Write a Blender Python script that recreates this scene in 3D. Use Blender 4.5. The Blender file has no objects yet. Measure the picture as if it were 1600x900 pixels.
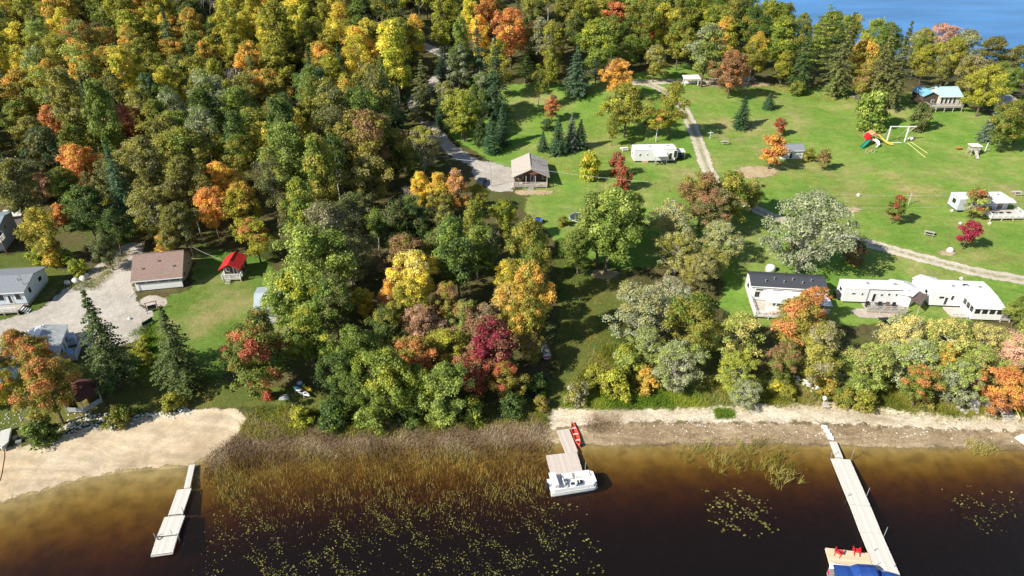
import bpy, math, random
import numpy as np
from mathutils import Vector
R_ = math.radians
SC = bpy.context.scene
COL = SC.collection
# ------------------------------------------------ camera, sky, sun, exposure
CAM_H, PITCH, FPX = 69.0, 32.0, 1067.0
cam = bpy.data.cameras.new('camera'); cam.sensor_width = 36; cam.lens = 36 * FPX / 1600
cam.clip_start = 1; cam.clip_end = 9000
camo = bpy.data.objects.new('camera', cam); COL.objects.link(camo)
camo.location = (0, 0, CAM_H); camo.rotation_euler = (R_(90 - PITCH), 0, 0); SC.camera = camo
SUN_EL, SUN_TO = 37.0, (-0.86, -0.51)
wd = bpy.data.worlds.new('World'); SC.world = wd; wd.use_nodes = True
nt = wd.node_tree; bg = nt.nodes['Background']
sky = nt.nodes.new('ShaderNodeTexSky'); sky.sky_type = 'NISHITA'; sky.sun_disc = False
sky.sun_elevation = R_(SUN_EL); sky.sun_rotation = math.atan2(SUN_TO[0], SUN_TO[1]) % (2 * math.pi)
sky.air_density = 1.0; sky.dust_density = 0.6; sky.ozone_density = 1.5
nt.links.new(sky.outputs[0], bg.inputs[0]); bg.inputs[1].default_value = 0.082
sl = bpy.data.lights.new('sun', 'SUN'); sl.energy = 5.0; sl.angle = R_(0.55); sl.color = (1, 0.94, 0.81)
so = bpy.data.objects.new('sun', sl); COL.objects.link(so)
n = math.hypot(*SUN_TO); ce = math.cos(R_(SUN_EL))
so.rotation_euler = Vector((SUN_TO[0] / n * ce, SUN_TO[1] / n * ce, math.sin(R_(SUN_EL)))).to_track_quat('Z', 'Y').to_euler()
so.location = (-80, -40, 120)
SC.view_settings.view_transform = 'Standard'; SC.view_settings.look = 'None'
SC.view_settings.exposure = 0.63; SC.view_settings.gamma = 1
SC.cycles.transparent_max_bounces = 16
SC.render.resolution_x = 1024; SC.render.resolution_y = 576
# ------------------------------------------------ where a pixel of the photo meets the terrain
ST, CT = math.sin(R_(PITCH)), math.cos(R_(PITCH))
def ray(px, py):
    u, v = (px - 800) / FPX, (py - 450) / FPX
    return (u, CT - v * ST, -ST - v * CT)
def at_z(px, py, z=0.0):
    d = ray(px, py); t = (CAM_H - z) / -d[2]
    return d[0] * t, d[1] * t
def proj(x, y, z):
    dz = z - CAM_H; dep = y * CT - dz * ST
    return 800 + FPX * x / dep, 450 - FPX * (y * ST + dz * CT) / dep, dep
_sh = sorted(at_z(*p) for p in [(-400, 850), (-100, 800), (0, 783), (60, 770), (130, 748), (200, 737), (290, 730), (335, 712), (400, 702), (600, 694), (800, 692),
      (862, 688), (950, 693), (1100, 688), (1280, 690), (1400, 697), (1600, 690), (1900, 690)])
SHX = np.array([p[0] for p in _sh]); SHY = np.array([p[1] for p in _sh])
LK = [at_z(1575, 129), at_z(1190, 42)]
D1 = [-400, -60, -25, -15, -9, -4, 0, 4, 10, 13, 17, 40, 80, 120, 170, 260, 400, 3000]
Z1 = [-14, -7, -4.5, -2.8, -1.4, -.45, 0, .3, .75, 1.5, 2.1, 3, 5, 8, 10.5, 13, 17, 30]
ZL = [-14, -7, -3.6, -1.6, -.7, -.25, 0, .25, .7, .95, 1.6, 3, 5, 8, 10.5, 13, 17, 30]
def sstep(a): a = np.clip(a, 0, 1); return a * a * (3 - 2 * a)
def hgt(x, y):
    d = y - np.interp(x, SHX, SHY)
    w = sstep((-16 - x) / 34)
    z = np.interp(d, D1, Z1) * (1 - w) + np.interp(d, D1, ZL) * w
    z = z + np.clip(d / 40, 0, 1) * (.5 * np.sin(x * .045 + 1) * np.cos(y * .038) + .16 * np.sin(x * .16 + y * .11))
    z = z + sstep((95 - x) / 80) * np.clip(.16 * (y - 175), 0, 60) * sstep((y - 165) / 40)
    ex, ey = LK[1][0] - LK[0][0], LK[1][1] - LK[0][1]; L = math.hypot(ex, ey)
    e = -((x - LK[0][0]) * ey - (y - LK[0][1]) * ex) / L      # inland distance from the far shore
    far = np.interp(e, [-400, -60, -12, 0, 8, 40, 90, 140, 2000], [-12, -8, -2, 0, 1.2, 6, 12, 26, 300])
    return np.minimum(z, far)
def hz(x, y): return float(hgt(float(x), float(y)))
TT = np.concatenate([np.linspace(50, 500, 226), np.linspace(505, 1500, 100)])
def gp(px, py, up=0.0):
    d = ray(px, py)
    f = lambda t: CAM_H + d[2] * t - up - hgt(d[0] * t, d[1] * t)
    v = f(TT); i = np.argmax(v < 0)
    if v[i] >= 0: i = len(TT) - 1
    a, b = TT[max(i - 1, 0)], TT[i]
    for _ in range(14):
        m = (a + b) / 2
        if f(m) > 0: a = m
        else: b = m
    x, y = d[0] * b, d[1] * b
    return float(x), float(y), hz(x, y)
def scl(x, y, z): return FPX / proj(x, y, z)[2]
# ------------------------------------------------ materials
def nodes(m):
    m.use_nodes = True; t = m.node_tree; return t, t.nodes, t.links
MATS = {}
def mat(name, c, rough=.7, var=.18, scale=3.0, bump=0.0, metal=0.0, stripes=None, spec=.35):
    if name in MATS: return MATS[name]
    m = bpy.data.materials.new(name); t, N, L = nodes(m); b = N['Principled BSDF']
    b.inputs['Roughness'].default_value = rough; b.inputs['Metallic'].default_value = metal
    b.inputs['Specular IOR Level'].default_value = spec
    tc = N.new('ShaderNodeTexCoord'); no = N.new('ShaderNodeTexNoise'); no.inputs['Scale'].default_value = scale
    no.inputs['Detail'].default_value = 6; L.new(tc.outputs['Object'], no.inputs['Vector'])
    r = N.new('ShaderNodeValToRGB'); L.new(no.outputs['Fac'], r.inputs[0])
    r.color_ramp.elements[0].position = .3; r.color_ramp.elements[1].position = .7
    r.color_ramp.elements[0].color = (*[k * (1 - var) for k in c], 1)
    r.color_ramp.elements[1].color = (*[min(1, k * (1 + var)) for k in c], 1)
    out = r.outputs[0]
    if stripes:                                   # siding courses, ribs, shingle rows: (axis, spacing m, darkness)
        ax, sp, dk = stripes
        sx = N.new('ShaderNodeSeparateXYZ'); L.new(tc.outputs['Object'], sx.inputs[0])
        mo = N.new('ShaderNodeMath'); mo.operation = 'MODULO'; L.new(sx.outputs[ax], mo.inputs[0]); mo.inputs[1].default_value = sp
        ab = N.new('ShaderNodeMath'); ab.operation = 'ABSOLUTE'; L.new(mo.outputs[0], ab.inputs[0])
        lt = N.new('ShaderNodeMath'); lt.operation = 'LESS_THAN'; L.new(ab.outputs[0], lt.inputs[0]); lt.inputs[1].default_value = sp * .2
        mx = N.new('ShaderNodeMix'); mx.data_type = 'RGBA'; mx.blend_type = 'MULTIPLY'
        L.new(lt.outputs[0], mx.inputs[0]); L.new(out, mx.inputs[6]); mx.inputs[7].default_value = (1 - dk, 1 - dk, 1 - dk, 1); out = mx.outputs[2]
    L.new(out, b.inputs['Base Color'])
    if bump:
        bp = N.new('ShaderNodeBump'); bp.inputs['Strength'].default_value = bump; bp.inputs['Distance'].default_value = .05
        L.new(no.outputs['Fac'], bp.inputs['Height']); L.new(bp.outputs[0], b.inputs['Normal'])
    MATS[name] = m; return m
def leaf_mat():
    m = bpy.data.materials.new('foliage'); t, N, L = nodes(m); b = N['Principled BSDF']
    oi = N.new('ShaderNodeObjectInfo')
    ac = N.new('ShaderNodeAttribute'); ac.attribute_type = 'OBJECT'; ac.attribute_name = 'accent'
    a1 = N.new('ShaderNodeAttribute'); a1.attribute_name = 'acc'
    a2 = N.new('ShaderNodeAttribute'); a2.attribute_name = 'tone'
    mx = N.new('ShaderNodeMix'); mx.data_type = 'RGBA'; L.new(a1.outputs['Fac'], mx.inputs[0])
    L.new(oi.outputs['Color'], mx.inputs[6]); L.new(ac.outputs['Color'], mx.inputs[7])
    mr = N.new('ShaderNodeMapRange'); L.new(a2.outputs['Fac'], mr.inputs[0]); mr.inputs[3].default_value = .42; mr.inputs[4].default_value = 1.6
    hs = N.new('ShaderNodeHueSaturation'); L.new(mx.outputs[2], hs.inputs['Color']); L.new(mr.outputs[0], hs.inputs['Value'])
    hr = N.new('ShaderNodeMapRange'); L.new(a2.outputs['Fac'], hr.inputs[0]); hr.inputs[3].default_value = .515; hr.inputs[4].default_value = .485
    L.new(hr.outputs[0], hs.inputs['Hue'])
    L.new(hs.outputs[0], b.inputs['Base Color']); b.inputs['Roughness'].default_value = .55; b.inputs['Specular IOR Level'].default_value = .3
    tr = N.new('ShaderNodeBsdfTranslucent'); L.new(hs.outputs[0], tr.inputs['Color'])
    ms = N.new('ShaderNodeMixShader'); ms.inputs[0].default_value = .36
    L.new(b.outputs[0], ms.inputs[1]); L.new(tr.outputs[0], ms.inputs[2]); L.new(ms.outputs[0], N['Material Output'].inputs[0])
    return m
LEAF = leaf_mat()
def bark(name, c): return mat(name, c, .9, .4, 2.5, .4)
BARK = bark('bark', (.13, .105, .08)); BIRCH = bark('birch_bark', (.5, .48, .44)); DEAD = bark('dead_wood', (.36, .33, .30))
# ------------------------------------------------ objects
def tag(o, label=None, cat=None, group=None, kind=None):
    if label: o['label'] = label
    if cat: o['category'] = cat
    if group: o['group'] = group
    if kind: o['kind'] = kind
    return o
def thing(name, label, cat, loc, rz=0.0, group=None):
    o = bpy.data.objects.new(name, None); COL.objects.link(o); o.empty_display_size = .3
    o.location = loc; o.rotation_euler = (0, 0, rz); return tag(o, label, cat, group)
def npmesh(name, V, F, attrs=None, smooth=False):
    me = bpy.data.meshes.new(name); k = F.shape[1]
    me.vertices.add(len(V)); me.vertices.foreach_set('co', np.ascontiguousarray(V, dtype=np.float32).ravel())
    me.loops.add(F.size); me.loops.foreach_set('vertex_index', F.astype(np.int32).ravel())
    me.polygons.add(len(F)); me.polygons.foreach_set('loop_start', np.arange(0, F.size, k, dtype=np.int32))
    me.update(calc_edges=True)
    for a, v in (attrs or {}).items():
        at = me.attributes.new(a, 'FLOAT', 'POINT'); at.data.foreach_set('value', np.asarray(v, dtype=np.float32))
    if smooth: me.polygons.foreach_set('use_smooth', [True] * len(F))
    return me
def link(name, me, m=None, parent=None, kind=None):
    o = bpy.data.objects.new(name, me); COL.objects.link(o)
    if m is not None and not me.materials: me.materials.append(m)
    if parent: o.parent = parent
    if kind: o['kind'] = kind
    return o
class MB:
    def __init__(s): s.v = []; s.f = []
    def quad(s, *p):
        i = len(s.v); s.v += [tuple(q) for q in p]; s.f.append(tuple(range(i, i + len(p)))); return s
    def box(s, c, d, rz=0, ry=0):
        i = len(s.v); cr, sr = math.cos(rz), math.sin(rz); cy, sy = math.cos(ry), math.sin(ry)
        for a in (-.5, .5):
            for b in (-.5, .5):
                for e in (-.5, .5):
                    x, y, z = a * d[0], b * d[1], e * d[2]
                    x, z = x * cy + z * sy, -x * sy + z * cy
                    s.v.append((c[0] + x * cr - y * sr, c[1] + x * sr + y * cr, c[2] + z))
        s.f += [tuple(i + k for k in q) for q in ((0, 1, 3, 2), (4, 6, 7, 5), (0, 4, 5, 1), (2, 3, 7, 6), (0, 2, 6, 4), (1, 5, 7, 3))]; return s
    def bb(s, x0, x1, y0, y1, z0, z1): return s.box(((x0 + x1) / 2, (y0 + y1) / 2, (z0 + z1) / 2), (x1 - x0, y1 - y0, z1 - z0))
    def rod(s, p, q, r0, r1=None, n=6):
        r1 = r0 if r1 is None else r1; p, q = Vector(p), Vector(q); d = (q - p).normalized()
        a = d.orthogonal().normalized(); b = d.cross(a); i = len(s.v)
        for c, r in ((p, r0), (q, r1)):
            for k in range(n):
                t = 2 * math.pi * k / n; s.v.append(tuple(c + a * (math.cos(t) * r) + b * (math.sin(t) * r)))
        s.f += [(i + k, i + (k + 1) % n, i + n + (k + 1) % n, i + n + k) for k in range(n)]
        s.f += [tuple(i + k for k in range(n))[::-1], tuple(i + n + k for k in range(n))]; return s
    def path(s, pts, r0, r1=None, n=6):
        r1 = r0 if r1 is None else r1; m = len(pts) - 1
        for k in range(m): s.rod(pts[k], pts[k + 1], r0 + (r1 - r0) * k / m, r0 + (r1 - r0) * (k + 1) / m, n)
        return s
    def prism(s, poly, off):
        i = len(s.v); n = len(poly); s.v += [tuple(p) for p in poly] + [tuple(p[k] + off[k] for k in range(3)) for p in poly]
        s.f += [tuple(range(i, i + n))[::-1], tuple(range(i + n, i + 2 * n))]
        s.f += [(i + k, i + (k + 1) % n, i + n + (k + 1) % n, i + n + k) for k in range(n)]; return s
    def loft(s, rings, cap=True):
        i = len(s.v); n = len(rings[0])
        for r in rings: s.v += [tuple(p) for p in r]
        for a in range(len(rings) - 1):
            s.f += [(i + a * n + k, i + a * n + (k + 1) % n, i + (a + 1) * n + (k + 1) % n, i + (a + 1) * n + k) for k in range(n)]
        if cap: s.f += [tuple(i + k for k in range(n))[::-1], tuple(i + (len(rings) - 1) * n + k for k in range(n))]
        return s
    def build(s, name, m, parent=None, kind=None, smooth=False):
        me = bpy.data.meshes.new(name); me.from_pydata(s.v, [], s.f); me.update()
        import bmesh
        b = bmesh.new(); b.from_mesh(me); bmesh.ops.recalc_face_normals(b, faces=b.faces); b.to_mesh(me); b.free()
        if smooth: me.polygons.foreach_set('use_smooth', [True] * len(me.polygons))
        return link(name, me, m, parent, kind)
# ------------------------------------------------ the ground sheet
def ladder(a, b, step, lo, hi, g=1.25):
    v = list(np.arange(a, b + .01, step)); s = step; x = a; L = []
    while x > lo: s *= g; x -= s; L.append(x)
    s = step; x = v[-1]; Hh = []
    while x < hi: s *= g; x += s; Hh.append(x)
    return np.array(L[::-1] + v + Hh)
XS = ladder(-150, 215, 1.0, -4000, 4000); YS = ladder(40, 400, 1.0, -400, 6000)
def noise_nodes(N, L, vec, scale, detail=5, rough=.55):
    n = N.new('ShaderNodeTexNoise'); n.inputs['Scale'].default_value = scale; n.inputs['Detail'].default_value = detail
    n.inputs['Roughness'].default_value = rough; L.new(vec, n.inputs['Vector']); return n.outputs['Fac']
def ramp(N, L, fac, stops):
    r = N.new('ShaderNodeValToRGB'); L.new(fac, r.inputs[0]); e = r.color_ramp.elements
    while len(e) < len(stops): e.new(.5)
    for k, (p, c) in enumerate(stops): e[k].position = p; e[k].color = (*c, 1)
    return r.outputs[0]
def mixc(N, L, f, a, b, mode='MIX'):
    m = N.new('ShaderNodeMix'); m.data_type = 'RGBA'; m.blend_type = mode
    for s, v in ((0, f), (6, a), (7, b)):
        if hasattr(v, 'links'): L.new(v, m.inputs[s])
        else: m.inputs[s].default_value = v if s == 0 else (*v, 1)
    return m.outputs[2]
def mth(N, L, op, a, b=None):
    m = N.new('ShaderNodeMath'); m.operation = op
    for i, v in enumerate((a, b)):
        if v is None: continue
        if hasattr(v, 'links'): L.new(v, m.inputs[i])
        else: m.inputs[i].default_value = v
    return m.outputs[0]
def patch_mat(name, big, fine, edge=.9, ruts=None, streak=None, bump=.5, rough=.95):
    """big: colour stops of the broad patches, fine: stops multiplied in at blade / pebble size"""
    m = bpy.data.materials.new(name); t, N, L = nodes(m); b = N['Principled BSDF']; b.inputs['Roughness'].default_value = rough
    b.inputs['Specular IOR Level'].default_value = .1
    g = N.new('ShaderNodeNewGeometry').outputs['Position']
    c = ramp(N, L, noise_nodes(N, L, g, .085, 7, .62), big)
    f1 = noise_nodes(N, L, g, 2.6, 6, .7)
    c = mixc(N, L, 1.0, c, ramp(N, L, f1, fine), 'MULTIPLY')
    f3 = noise_nodes(N, L, g, .7, 4, .6)
    c = mixc(N, L, .6, c, ramp(N, L, f3, [(.3, (.78, .78, .78)), (.7, (1.2, 1.2, 1.2))]), 'MULTIPLY')
    if streak:
        wv = N.new('ShaderNodeVectorMath'); wv.operation = 'ADD'; wq = N.new('ShaderNodeTexNoise'); wq.inputs['Scale'].default_value = .05; L.new(g, wq.inputs['Vector']); ws_ = N.new('ShaderNodeVectorMath'); ws_.operation = 'SCALE'; ws_.inputs[3].default_value = 14; L.new(wq.outputs['Color'], ws_.inputs[0]); L.new(g, wv.inputs[0]); L.new(ws_.outputs[0], wv.inputs[1])
        mp = N.new('ShaderNodeMapping'); L.new(wv.outputs[0], mp.inputs[0]); mp.inputs['Rotation'].default_value = (0, 0, streak[0]); mp.inputs['Scale'].default_value = (.05, streak[1], 1)
        c = mixc(N, L, streak[2], c, ramp(N, L, noise_nodes(N, L, mp.outputs[0], 1.0, 3), [(.35, (.7, .7, .68)), (.65, (1.25, 1.22, 1.15))]), 'MULTIPLY')
    sd = N.new('ShaderNodeAttribute'); sd.attribute_name = 'sd'; sd = sd.outputs['Fac']
    if ruts:
        k = mth(N, L, 'ADD', mth(N, L, 'SUBTRACT', sd, ruts[0]), mth(N, L, 'MULTIPLY', mth(N, L, 'SUBTRACT', f3, .5), 1.6))
        k = N_clamp(N, L, mth(N, L, 'MULTIPLY', k, 2.2)); c = mixc(N, L, mth(N, L, 'MULTIPLY', k, ruts[2]), c, ruts[1])
    L.new(c, b.inputs['Base Color'])
    bp = N.new('ShaderNodeBump'); bp.inputs['Strength'].default_value = bump; bp.inputs['Distance'].default_value = .12
    L.new(f1, bp.inputs['Height']); L.new(bp.outputs[0], b.inputs['Normal'])
    if edge:
        w = mth(N, L, 'ADD', mth(N, L, 'MULTIPLY', mth(N, L, 'SUBTRACT', f3, .5), 3.2 * edge), mth(N, L, 'MULTIPLY', mth(N, L, 'SUBTRACT', f1, .5), 1.6 * edge))
        a = N_clamp(N, L, mth(N, L, 'MULTIPLY', mth(N, L, 'ADD', sd, w), 2.0 / edge))
        tr = N.new('ShaderNodeBsdfTransparent'); ms = N.new('ShaderNodeMixShader')
        L.new(a, ms.inputs[0]); L.new(tr.outputs[0], ms.inputs[1]); L.new(b.outputs[0], ms.inputs[2]); L.new(ms.outputs[0], N['Material Output'].inputs[0])
    return m
def N_clamp(N, L, v):
    c = N.new('ShaderNodeClamp'); L.new(v, c.inputs[0]); return c.outputs[0]
def ground():
    X, Y = np.meshgrid(XS, YS); Z = hgt(X, Y); nx = len(XS)
    V = np.stack([X.ravel(), Y.ravel(), Z.ravel()], 1)
    i = (np.arange(len(YS) - 1)[:, None] * nx + np.arange(nx - 1)[None]).ravel()
    F = np.stack([i, i + 1, i + nx + 1, i + nx], 1)
    m = patch_mat('forest_floor', [(.35, (.06, .075, .02)), (.5, (.12, .10, .045)), (.65, (.09, .12, .03))], [(.3, (.5, .5, .5)), (.7, (1.3, 1.3, 1.3))], edge=0)
    # lake bed: sand near the shore, mud further out
    t, N, L = nodes(m); b = N['Principled BSDF']; old = b.inputs['Base Color'].links[0].from_socket
    g = N.new('ShaderNodeNewGeometry').outputs['Position']; sx = N.new('ShaderNodeSeparateXYZ'); L.new(g, sx.inputs[0])
    k = N_clamp(N, L, mth(N, L, 'MULTIPLY', mth(N, L, 'SUBTRACT', .35, sx.outputs[2]), 2.5))
    bed = ramp(N, L, noise_nodes(N, L, g, .5, 6), [(.35, (.27, .21, .09)), (.5, (.37, .29, .13)), (.65, (.46, .36, .17))])
    L.new(mixc(N, L, k, old, bed), b.inputs['Base Color'])
    link('ground', npmesh('ground', V, F, smooth=True), m, kind='structure')
ground()
def poly_sd(P, X, Y):
    P = np.array(P); d = np.full(X.shape, 1e9); ins = np.zeros(X.shape, bool); n = len(P)
    for k in range(n):
        ax, ay = P[k]; bx, by = P[(k + 1) % n]; ex, ey = bx - ax, by - ay
        t = np.clip(((X - ax) * ex + (Y - ay) * ey) / (ex * ex + ey * ey + 1e-9), 0, 1)
        d = np.minimum(d, np.hypot(X - ax - t * ex, Y - ay - t * ey))
        c = ((ay > Y) != (by > Y)) & (X < (bx - ax) * (Y - ay) / (by - ay + 1e-12) + ax); ins ^= c
    return np.where(ins, d, -d)
OPEN = []                                              # (world polygon) places the forest fill keeps clear of
def patch(name, polys, m, off, world=False, openp=True, grow=2.0):
    SD = None; W = []
    for p in polys: W.append([tuple(q[:2]) for q in (p if world else [gp(*q) for q in p])])
    a = np.array([q for w in W for q in w]); xs = XS[(XS > a[:, 0].min() - 3) & (XS < a[:, 0].max() + 3)]; ys = YS[(YS > a[:, 1].min() - 3) & (YS < a[:, 1].max() + 3)]
    X, Y = np.meshgrid(xs, ys)
    for w in W:
        s = poly_sd(w, X, Y); SD = s if SD is None else np.maximum(SD, s)
        if openp: OPEN.append(w)
    nx = len(xs); i = (np.arange(len(ys) - 1)[:, None] * nx + np.arange(nx - 1)[None]).ravel()
    F = np.stack([i, i + 1, i + nx + 1, i + nx], 1); sf = SD.ravel()
    F = F[(sf[F] > -grow).any(1)]; u, inv = np.unique(F, return_inverse=True)
    V = np.stack([X.ravel(), Y.ravel(), hgt(X, Y).ravel() + off], 1)[u]
    return link(name, npmesh(name, V, inv.reshape(F.shape), {'sd': sf[u]}, smooth=True), m, kind='structure')
def strip(pts, w):
    P = [gp(*p)[:2] for p in pts]; Q = []
    for k in range(len(P) - 1):
        for j in range(4): t = j / 4; Q.append((P[k][0] * (1 - t) + P[k + 1][0] * t, P[k][1] * (1 - t) + P[k + 1][1] * t))
    Q.append(P[-1]); Q = np.array(Q)
    for _ in range(3): Q[1:-1] = (Q[:-2] + 2 * Q[1:-1] + Q[2:]) / 4
    T = np.gradient(Q, axis=0); T /= np.hypot(T[:, 0], T[:, 1])[:, None] + 1e-9; Nn = np.stack([-T[:, 1], T[:, 0]], 1) * w / 2
    return [tuple(q) for q in np.concatenate([Q + Nn, (Q - Nn)[::-1]])]
def ell(cx, cy, rx, ry, n=18): return [(cx + rx * math.cos(2 * math.pi * k / n), cy + ry * math.sin(2 * math.pi * k / n)) for k in range(n)]
GF = [(.3, (.72, .75, .6)), (.7, (1.22, 1.2, 1.2))]
LAWN = patch_mat('lawn_grass', [(.30, (.11, .22, .035)), (.46, (.16, .265, .05)), (.58, (.22, .275, .075)), (.72, (.35, .30, .15))], GF, streak=(.15, .5, .35))
LAWN2 = patch_mat('lush_lawn', [(.35, (.09, .17, .03)), (.5, (.13, .20, .04)), (.64, (.28, .25, .11))], GF)
ROUGH = patch_mat('rough_grass', [(.35, (.06, .10, .02)), (.55, (.12, .135, .035)), (.7, (.19, .16, .07))], GF)
GRAV = patch_mat('pale_gravel', [(.35, (.38, .345, .30)), (.58, (.48, .445, .40)), (.75, (.40, .35, .28))], [(.3, (.75, .75, .75)), (.7, (1.15, 1.15, 1.15))], edge=.7)
ROAD = patch_mat('gravel_track', [(.35, (.48, .42, .33)), (.65, (.58, .52, .43))], [(.3, (.75, .75, .75)), (.7, (1.15, 1.15, 1.15))], edge=.45, ruts=(1.05, (.24, .25, .11), .8))
SAND = patch_mat('beach_sand', [(.35, (.43, .335, .225)), (.5, (.53, .435, .315)), (.7, (.65, .56, .44))], [(.3, (.85, .84, .82)), (.7, (1.1, 1.1, 1.1))], edge=.7, streak=(-.3, .8, .55), bump=.4)
SAND2 = patch_mat('shore_sand', [(.35, (.48, .40, .29)), (.5, (.64, .56, .45)), (.7, (.74, .67, .56))], [(.3, (.6, .58, .55)), (.7, (1.15, 1.15, 1.15))], edge=.8, streak=(0, .9, .6))
WET = patch_mat('wet_sand', [(.35, (.26, .19, .12)), (.55, (.38, .30, .20)), (.7, (.50, .41, .29))], [(.3, (.6, .58, .55)), (.7, (1.2, 1.2, 1.2))], edge=.9, streak=(0, 1.2, .6))
MARSH = patch_mat('marsh_soil', [(.35, (.13, .09, .05)), (.55, (.2, .14, .075)), (.7, (.26, .2, .11))], [(.3, (.5, .48, .45)), (.7, (1.3, 1.3, 1.3))], edge=1.2)
SOIL = patch_mat('bare_soil', [(.35, (.36, .27, .17)), (.65, (.46, .37, .26))], GF, edge=.8)
patch('lawn', [[(796, 131), (925, 127), (1000, 112), (1075, 98), (1110, 120), (1250, 133), (1390, 138), (1440, 148), (1500, 164), (1560, 185), (1720, 200), (1800, 480), (1600, 500),
      (1400, 505), (1310, 512), (1160, 512), (1120, 480), (1130, 440), (1060, 410), (960, 425), (880, 400), (845, 350), (815, 330), (825, 305), (770, 255), (705, 215), (685, 190), (715, 190), (760, 150)]], LAWN, .02)
patch('clearing_grass', [[(862, 390), (900, 395), (985, 425), (980, 480), (965, 560), (985, 600), (1010, 640), (850, 640), (855, 600), (868, 540), (872, 460)]], ROUGH, .03)
patch('cabin_lawn', [[(235, 470), (300, 452), (296, 388), (345, 390), (420, 405), (455, 480), (450, 560), (380, 570), (340, 600), (250, 610), (205, 570), (215, 520)]], LAWN2, .02)
patch('yard_grass', [[(-80, 405), (45, 392), (60, 410), (110, 425), (100, 445), (50, 500), (-80, 515)], [(-60, 600), (100, 560), (230, 575), (390, 598), (430, 640), (300, 642), (180, 655), (60, 688), (-60, 700)]], ROUGH, .03)
patch('bank_grass', [[(400, 600), (520, 610), (690, 640), (850, 620), (960, 600), (1150, 585), (1300, 570), (1700, 590), (1700, 668), (1450, 650), (1300, 640), (1200, 640), (950, 642), (850, 655), (700, 668), (500, 680), (400, 690)]], ROUGH, .012, openp=False)
patch('marsh_bank', [[(385, 655), (500, 662), (700, 655), (850, 645), (862, 700), (600, 705), (320, 745), (335, 705)]], MARSH, .04, openp=False)
patch('gravel_yard', [[(-80, 505), (0, 500), (60, 484), (108, 446), (165, 405), (200, 378), (228, 380), (224, 410), (209, 440), (215, 470), (240, 490), (222, 530), (180, 545), (120, 540), (70, 520), (20, 560), (-80, 560)]], GRAV, .045)
patch('gravel_pad', [ell(240, 472, 23, 11)], patch_mat('pink_gravel', [(.35, (.42, .35, .33)), (.65, (.52, .45, .42))], GF, edge=.35), .06)
patch('beach', [[(-80, 712), (20, 700), (80, 684), (150, 665), (200, 655), (300, 640), (370, 638), (390, 653), (372, 680), (345, 703), (300, 728), (200, 735), (130, 748), (60, 770), (-80, 800)]], SAND, .05)
patch('shore_sand', [[(845, 640), (950, 632), (1000, 638), (1200, 630), (1300, 628), (1450, 645), (1700, 655), (1700, 680), (1400, 668), (1280, 662), (1100, 662), (950, 662), (862, 672)]], SAND2, .05)
patch('wet_shore', [[(850, 668), (950, 662), (1100, 658), (1280, 660), (1400, 665), (1700, 676), (1700, 708), (1400, 702), (1280, 696), (950, 698), (850, 692)]], WET, .045, openp=False)
patch('gravel_road', [strip([(985, 129), (1012, 130), (1040, 143), (1068, 168), (1083, 200), (1096, 235), (1106, 270), (1135, 305), (1200, 338), (1310, 370), (1370, 384), (1450, 406), (1530, 427), (1600, 438), (1750, 460)], 3.6),
      strip([(1000, 129), (1050, 127), (1110, 127), (1180, 122)], 3.2)], ROAD, .055, world=True)
patch('gravel_drive', [strip([(640, 60), (668, 75), (690, 82), (700, 95), (690, 120), (640, 158), (655, 178), (678, 200), (700, 232), (745, 258), (790, 275), (812, 290)], 4.2), [q[:2] for q in [gp(735, 265), gp(760, 252), gp(800, 262), gp(802, 300), (gp(770, 300)), gp(745, 285)]]], GRAV, .055, world=True)
patch('side_road', [strip([(-120, 248), (0, 252), (62, 254), (110, 246)], 4)], GRAV, .05, world=True)
patch('bare_ground', [ell(1180, 269, 36, 10), ell(1326, 328, 23, 5), ell(834, 301, 32, 5), ell(1480, 395, 16, 6), ell(1575, 140, 14, 6), ell(1150, 132, 60, 5), ell(945, 428, 24, 9)], SOIL, .05)
patch('patio', [[(1325, 482), (1400, 484), (1412, 500), (1340, 497)], [(1510, 488), (1560, 490), (1555, 500), (1510, 500)]], patch_mat('patio_stone', [(.35, (.40, .34, .32)), (.65, (.5, .44, .41))], GF, edge=.25), .06)
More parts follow.
